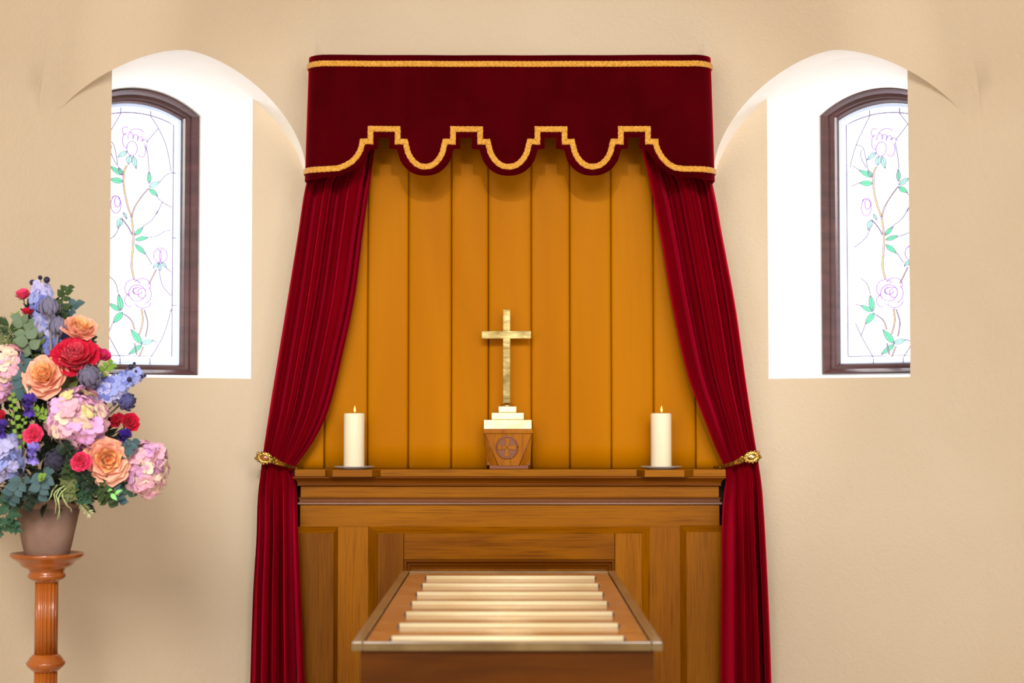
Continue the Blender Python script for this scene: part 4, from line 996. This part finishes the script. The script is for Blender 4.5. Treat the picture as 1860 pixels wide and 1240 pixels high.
bud('rose_bud', 'magenta rose bud in front of the left window edge', G_S, 185, 646, .10, (.5, -.6, .6), 15, 'magenta', 'pink')
rose('spray_rose', 'small pink rose right of the lime sprig at mid left', G_S, 59, 788, .235, (-.1, -1, .2), 17, 'pink', 'pink', 16, 66)
rose('spray_rose', 'small pink rose just left of the lower peach rose', G_S, 146, 838, .25, (.1, -1, .1), 18, 'pink', 'pink', 16, 66)
bud('spray_rose', 'small red rose right of the large pink hydrangea', G_S, 236, 768, .10, (.4, -1, .3), 17, 'red', n=14)
bud('spray_rose', 'red rose tucked behind the large pink hydrangea edge', G_S, 212, 764, .09, (.1, -1, .3), 14, 'red')
bud('spray_rose', 'tiny red rose at the left frame edge', G_S, 2, 755, .14, (-.3, -1, .3), 11, 'red')
HM = ['hyd', 'hyd2', 'hyd', 'hyd2', 'hyd', 'hyd2', 'hyd', 'hyd3', 'hyd4']
head('hydrangea', 'largest pink hydrangea head in the middle of the bouquet', G_H, 141, 761, .18, (.1, -1, .12), 58, HM, 104, .30, seed=3)
head('hydrangea', 'pink hydrangea head drooping at the lower right', G_H, 264, 851, .10, (.5, -1, -.1), 50, ['hyd2', 'hyd', 'hyd', 'hyd3'], 90, .31, (.85, 1.1, 1), seed=4)
head('hydrangea', 'pink and cream hydrangea cut by the left frame edge', G_H, 8, 662, .14, (-.3, -1, .3), 38, ['hyd3', 'hyd', 'hyd2'], 56, .37, seed=5)
head('hydrangea', 'mauve hydrangea below the cream one at the left edge', G_H, 2, 694, .12, (-.3, -1, .0), 34, ['hyd2', 'hyd'], 50, .37, seed=9)
head('hydrangea', 'pale blue hydrangea at the lower left frame edge', G_H, 6, 830, .15, (-.4, -1, .0), 44, ['blue2', 'blue', 'blue2'], 56, .37, seed=6)
spike('delphinium', 'lilac blue delphinium spike at the top of the bouquet', G_D, [(100, 636, .04), (86, 590, .03), (76, 545, .02), (74, 516, .01)], 27, ['blue2', 'blue', 'blue2', 'blue3'], 62, 3, fs=.030)
spike('delphinium', 'blue delphinium spike reaching right over the window sill', G_D, [(176, 716, .10), (200, 706, .11), (222, 694, .10), (246, 678, .09)], 29, ['blue', 'blue2', 'blue3', 'blue'], 66, 4, fs=.031)
thistle('scabious_bud', 'grey blue scabious bud on a tall pale stem, highest of its kind', G_T, 89, 555, .10, (0, -.3, 1), 18, 'thistle', .16, to=place(93, 648, .14))
thistle('scabious_bud', 'grey blue scabious bud left of the top peach rose', G_T, 106, 590, .10, (.1, -.3, 1), 17, 'thistle', .14, to=place(100, 642, .135))
thistle('scabious_bud', 'rounded dusky blue scabious bud below the peony', G_T, 162, 680, .19, (.1, -.9, .5), 21, 'thistle')
thistle('scabious_bud', 'dark blue scabious bud hanging below the right delphinium', G_T, 232, 728, .12, (.5, -.6, .1), 16, 'thistle2', .1)
thistle('scabious_bud', 'charcoal scabious bud above the eucalyptus at the lower left', G_T, 98, 838, .21, (0, -1, -.1), 20, 'thistle3')
freesia('freesia', 'purple freesia left of the large pink hydrangea', G_F, 55, 730, .22, 20, 'purple')
freesia('freesia', 'lilac freesia below the small pink rose at the left', G_F, 62, 818, .235, 19, 'lilac', 2)
freesia('freesia', 'deep violet freesia above the lower peach rose', G_F, 228, 794, .16, 19, 'violet', 3)
freesia('freesia', 'purple freesia at the left frame edge', G_F, 5, 774, .17, 16, 'purple', 4)
def berries(label, pts, stem_pts):
    P = [place(x, y, f) for x, y, f in stem_pts]
    o = thing('berry_sprig', label, 'berries', P[0], 'berry sprigs in the bouquet')
    part('stem', MB().tube(P, .0012, 6), FM['stem'], o)
    for x, y, f, r in pts: part('berry', MB().sphere(place(x, y, f), r/kp, 12, 8), FM['berry'], o)
berries('dark berries at the tip of the right delphinium', [(238, 666, .11, 5), (246, 675, .11, 3.6), (235, 689, .13, 4.6), (257, 684, .1, 3.6), (263, 682, .09, 3.2), (244, 660, .1, 3)], [(215, 706, .10), (238, 684, .11), (262, 684, .09)])
berries('dark berries crowning the top delphinium', [(73, 504, .02, 4.2), (85, 508, .03, 6), (59, 513, .02, 5.6), (66, 520, .03, 3.6)], [(76, 560, .02), (76, 530, .02), (74, 506, .02)])

GS = 'leafy sprigs in the bouquet'
sprig('eucalyptus_sprig', 'dark eucalyptus sprig rising right of the top delphinium', GS, [(112, 620, .03), (112, 580, .04), (114, 545, .04), (123, 520, .03)], Lround, 'green', 12, 22, seed=1)
sprig('eucalyptus_sprig', 'eucalyptus sprig curving behind the top peach rose', GS, [(108, 600, .02), (118, 575, .03), (132, 560, .03), (138, 550, .03)], Lround, 'euc', 8, 22, seed=2)
sprig('olive_sprig', 'olive green sprig with broad leaves at the upper left', GS, [(62, 660, .12), (52, 625, .13), (44, 598, .12), (38, 575, .11)], Lround, 'sage', 9, 30, seed=3)
sprig('olive_sprig', 'olive green sprig between the top buds and the grey stems', GS, [(80, 660, .08), (74, 632, .09), (68, 610, .09)], Lpoint, 'olive', 6, 28, seed=4)
sprig('fern_frond', 'dark fern frond arching out at the upper left', GS, [(40, 680, .08), (30, 630, .09), (16, 595, .08), (-4, 590, .08)], Lneedle, 'green', 44, 26, seed=5)
sprig('fern_frond', 'lower dark fern frond at the left frame edge', GS, [(50, 690, .08), (30, 645, .1), (8, 622, .1), (-12, 618, .08)], Lneedle, 'olive', 44, 26, seed=6)
sprig('fern_frond', 'dark fern frond standing behind the grey stems', GS, [(95, 690, .04), (84, 650, .05), (80, 610, .05), (78, 580, .03)], Lneedle, 'green', 50, 26, seed=26)
sprig('lime_sprig', 'yellow green sprig with tiny leaves at the top left', GS, [(46, 625, .1), (36, 600, .1), (30, 580, .1), (28, 570, .1)], Lneedle, 'lime', 16, 16, seed=7)
sprig('lime_sprig', 'bright lime sprig left of the purple freesia', GS, [(34, 800, .2), (28, 770, .22), (24, 740, .21), (20, 716, .2)], Lround, 'lime', 10, 13, seed=8)
sprig('lime_sprig', 'lime sprig beside the small pink rose at mid left', GS, [(40, 830, .2), (40, 800, .22), (42, 772, .21), (46, 756, .2)], Lround, 'lime', 8, 12, seed=9)
sprig('lime_sprig', 'lime green sprig below the purple freesia', GS, [(100, 770, .2), (86, 756, .22), (70, 748, .21), (54, 745, .2)], Lpoint, 'lime', 12, 16, seed=29)
sprig('eucalyptus_sprig', 'grey green eucalyptus beside the cream hydrangea', GS, [(48, 735, .16), (42, 705, .18), (38, 675, .17), (46, 650, .15)], Lround, 'euc', 9, 26, seed=10)
sprig('eucalyptus_sprig', 'blue green eucalyptus rosette above the pot rim at the left', GS, [(80, 850, .2), (78, 866, .24), (74, 882, .25), (70, 900, .23)], Lround, 'euc', 9, 26, seed=11, spread=1.2)
sprig('eucalyptus_sprig', 'blue eucalyptus rosette over the left of the pot', GS, [(50, 860, .18), (36, 878, .23), (24, 898, .23), (16, 910, .2)], Lround, 'euc', 10, 25, seed=12, spread=1.2)
sprig('eucalyptus_sprig', 'dark eucalyptus leaves hanging before the pot rim', GS, [(90, 850, .15), (68, 880, .2), (52, 905, .2), (42, 918, .18)], Lround, 'dark', 10, 28, seed=13)
sprig('eucalyptus_sprig', 'dark eucalyptus sprig hanging below the lower peach rose', GS, [(150, 860, .16), (176, 880, .19), (192, 900, .18), (197, 914, .16)], Lround, 'green', 11, 27, seed=14)
sprig('eucalyptus_sprig', 'eucalyptus sprig hanging lowest at the right', GS, [(180, 855, .14), (202, 878, .16), (212, 898, .15), (217, 912, .14)], Lround, 'euc', 9, 22, seed=15)
sprig('eucalyptus_sprig', 'dark eucalyptus between the lower peach rose and the drooping hydrangea', GS, [(190, 850, .1), (218, 870, .12), (230, 886, .12), (232, 896, .12)], Lround, 'ivy', 9, 24, seed=16)
sprig('olive_sprig', 'brown green leaf standing between the peach rose and the scabious bud', GS, [(120, 745, .12), (122, 722, .13), (126, 705, .13), (129, 692, .12)], Lpoint, 'olive', 4, 44, seed=17, spread=.35)
sprig('ivy_trail', 'ivy trail hanging left of the pot', GS, [(30, 890, .14), (14, 925, .17), (22, 948, .16), (24, 962, .15)], Livy, 'ivy', 7, 26, seed=18)
sprig('ivy_trail', 'ivy trail at the lower left frame edge', GS, [(10, 880, .1), (-6, 920, .12), (-4, 950, .12), (4, 970, .12)], Livy, 'ivy', 8, 24, seed=19)
sprig('ivy_trail', 'pale edged ivy across the middle of the pot rim', GS, [(110, 850, .16), (122, 872, .2), (130, 892, .2), (128, 908, .19)], Livy, 'olive', 8, 24, seed=20)
sprig('ivy_trail', 'ivy over the right of the pot rim', GS, [(130, 850, .16), (150, 876, .2), (158, 896, .19), (152, 912, .18)], Livy, 'ivy', 8, 26, seed=21)
sprig('ivy_trail', 'ivy leaves left of the lower spray rose', GS, [(110, 812, .16), (122, 832, .21), (128, 850, .21), (132, 862, .2)], Livy, 'green', 6, 28, seed=22)
sprig('fern_tip', 'pale fern tip hanging right of the pot', GS, [(140, 900, .1), (148, 914, .12), (156, 924, .12), (165, 934, .12)], Lneedle, 'fernpale', 22, 12, seed=23)
sprig('mint_leaf', 'bright mint green leaf above the hanging eucalyptus', GS, [(190, 886, .19), (200, 896, .21), (212, 898, .21)], Lpoint, 'mint', 3, 20, seed=24, spread=.3)
sprig('eucalyptus_sprig', 'dark leaves beside the magenta rose bud', GS, [(150, 670, .08), (160, 652, .1), (162, 628, .09), (166, 612, .08)], Lround, 'ivy', 8, 22, seed=25)
sprig('eucalyptus_sprig', 'pale green sprig under the magenta rose bud', GS, [(176, 700, .14), (186, 678, .15), (196, 664, .14), (206, 660, .12)], Lround, 'lime', 8, 16, seed=27)
sprig('eucalyptus_sprig', 'grey eucalyptus between the freesia and the violet flowers at the right', GS, [(200, 830, .16), (222, 818, .18), (232, 812, .18), (240, 800, .16)], Lround, 'euc', 8, 22, seed=28)
GL = ['longest pale grass blade curling down the front of the pot', 'pale grass blade just left of the longest one on the pot', 'inner pale grass blade hanging beside the longest one', 'short grass blade arching left over the pot rim', 'grass blade swinging right across the front of the pot']
for i, (x0_, y0_, x1_, y1_, x2_, y2_) in enumerate(((118, 880, 102, 900, 108, 940), (112, 884, 98, 898, 100, 932), (120, 886, 106, 905, 104, 944), (104, 880, 92, 902, 78, 914), (112, 890, 122, 918, 130, 930))):
    P = [place(x0_, y0_, .2), place((x0_+x1_)/2-3, (y0_+y1_)/2, .22), place(x1_, y1_, .225), place((x1_+x2_)/2+3, (y1_+y2_)/2, .222), place(x2_, y2_, .22)]
    mb = MB(); vs = []
    for k, p in enumerate(P): wq = .0028*(1-.2*k); vs += [p+V((-wq, 0, 0)), p+V((0, -.001, 0)), p+V((wq, 0, 0))]
    mb.add(vs, [(3*k+j, 3*k+j+1, 3*k+j+4, 3*k+j+3) for k in range(4) for j in range(2)], True)
    solo('grass_blade', mb, FM['grass'], GL[i], 'foliage', P[0], 'grass blades trailing over the pot')

sprig('eucalyptus_sprig', 'dark round leaves between the charcoal bud and the lower spray rose', GS, [(100, 800, .2), (112, 806, .22), (124, 818, .23), (132, 826, .22)], Lround, 'dark', 8, 22, seed=31)
sprig('ivy_trail', 'dark ivy below the lower spray rose', GS, [(140, 850, .2), (150, 862, .22), (160, 874, .22), (168, 886, .21)], Livy, 'dark', 8, 22, seed=32)
sprig('lime_tip', 'small lime leaf tips in the middle of the eucalyptus rosette above the pot', GS, [(76, 876, .26), (76, 868, .27), (78, 862, .27)], Lround, 'lime', 6, 9, seed=33)
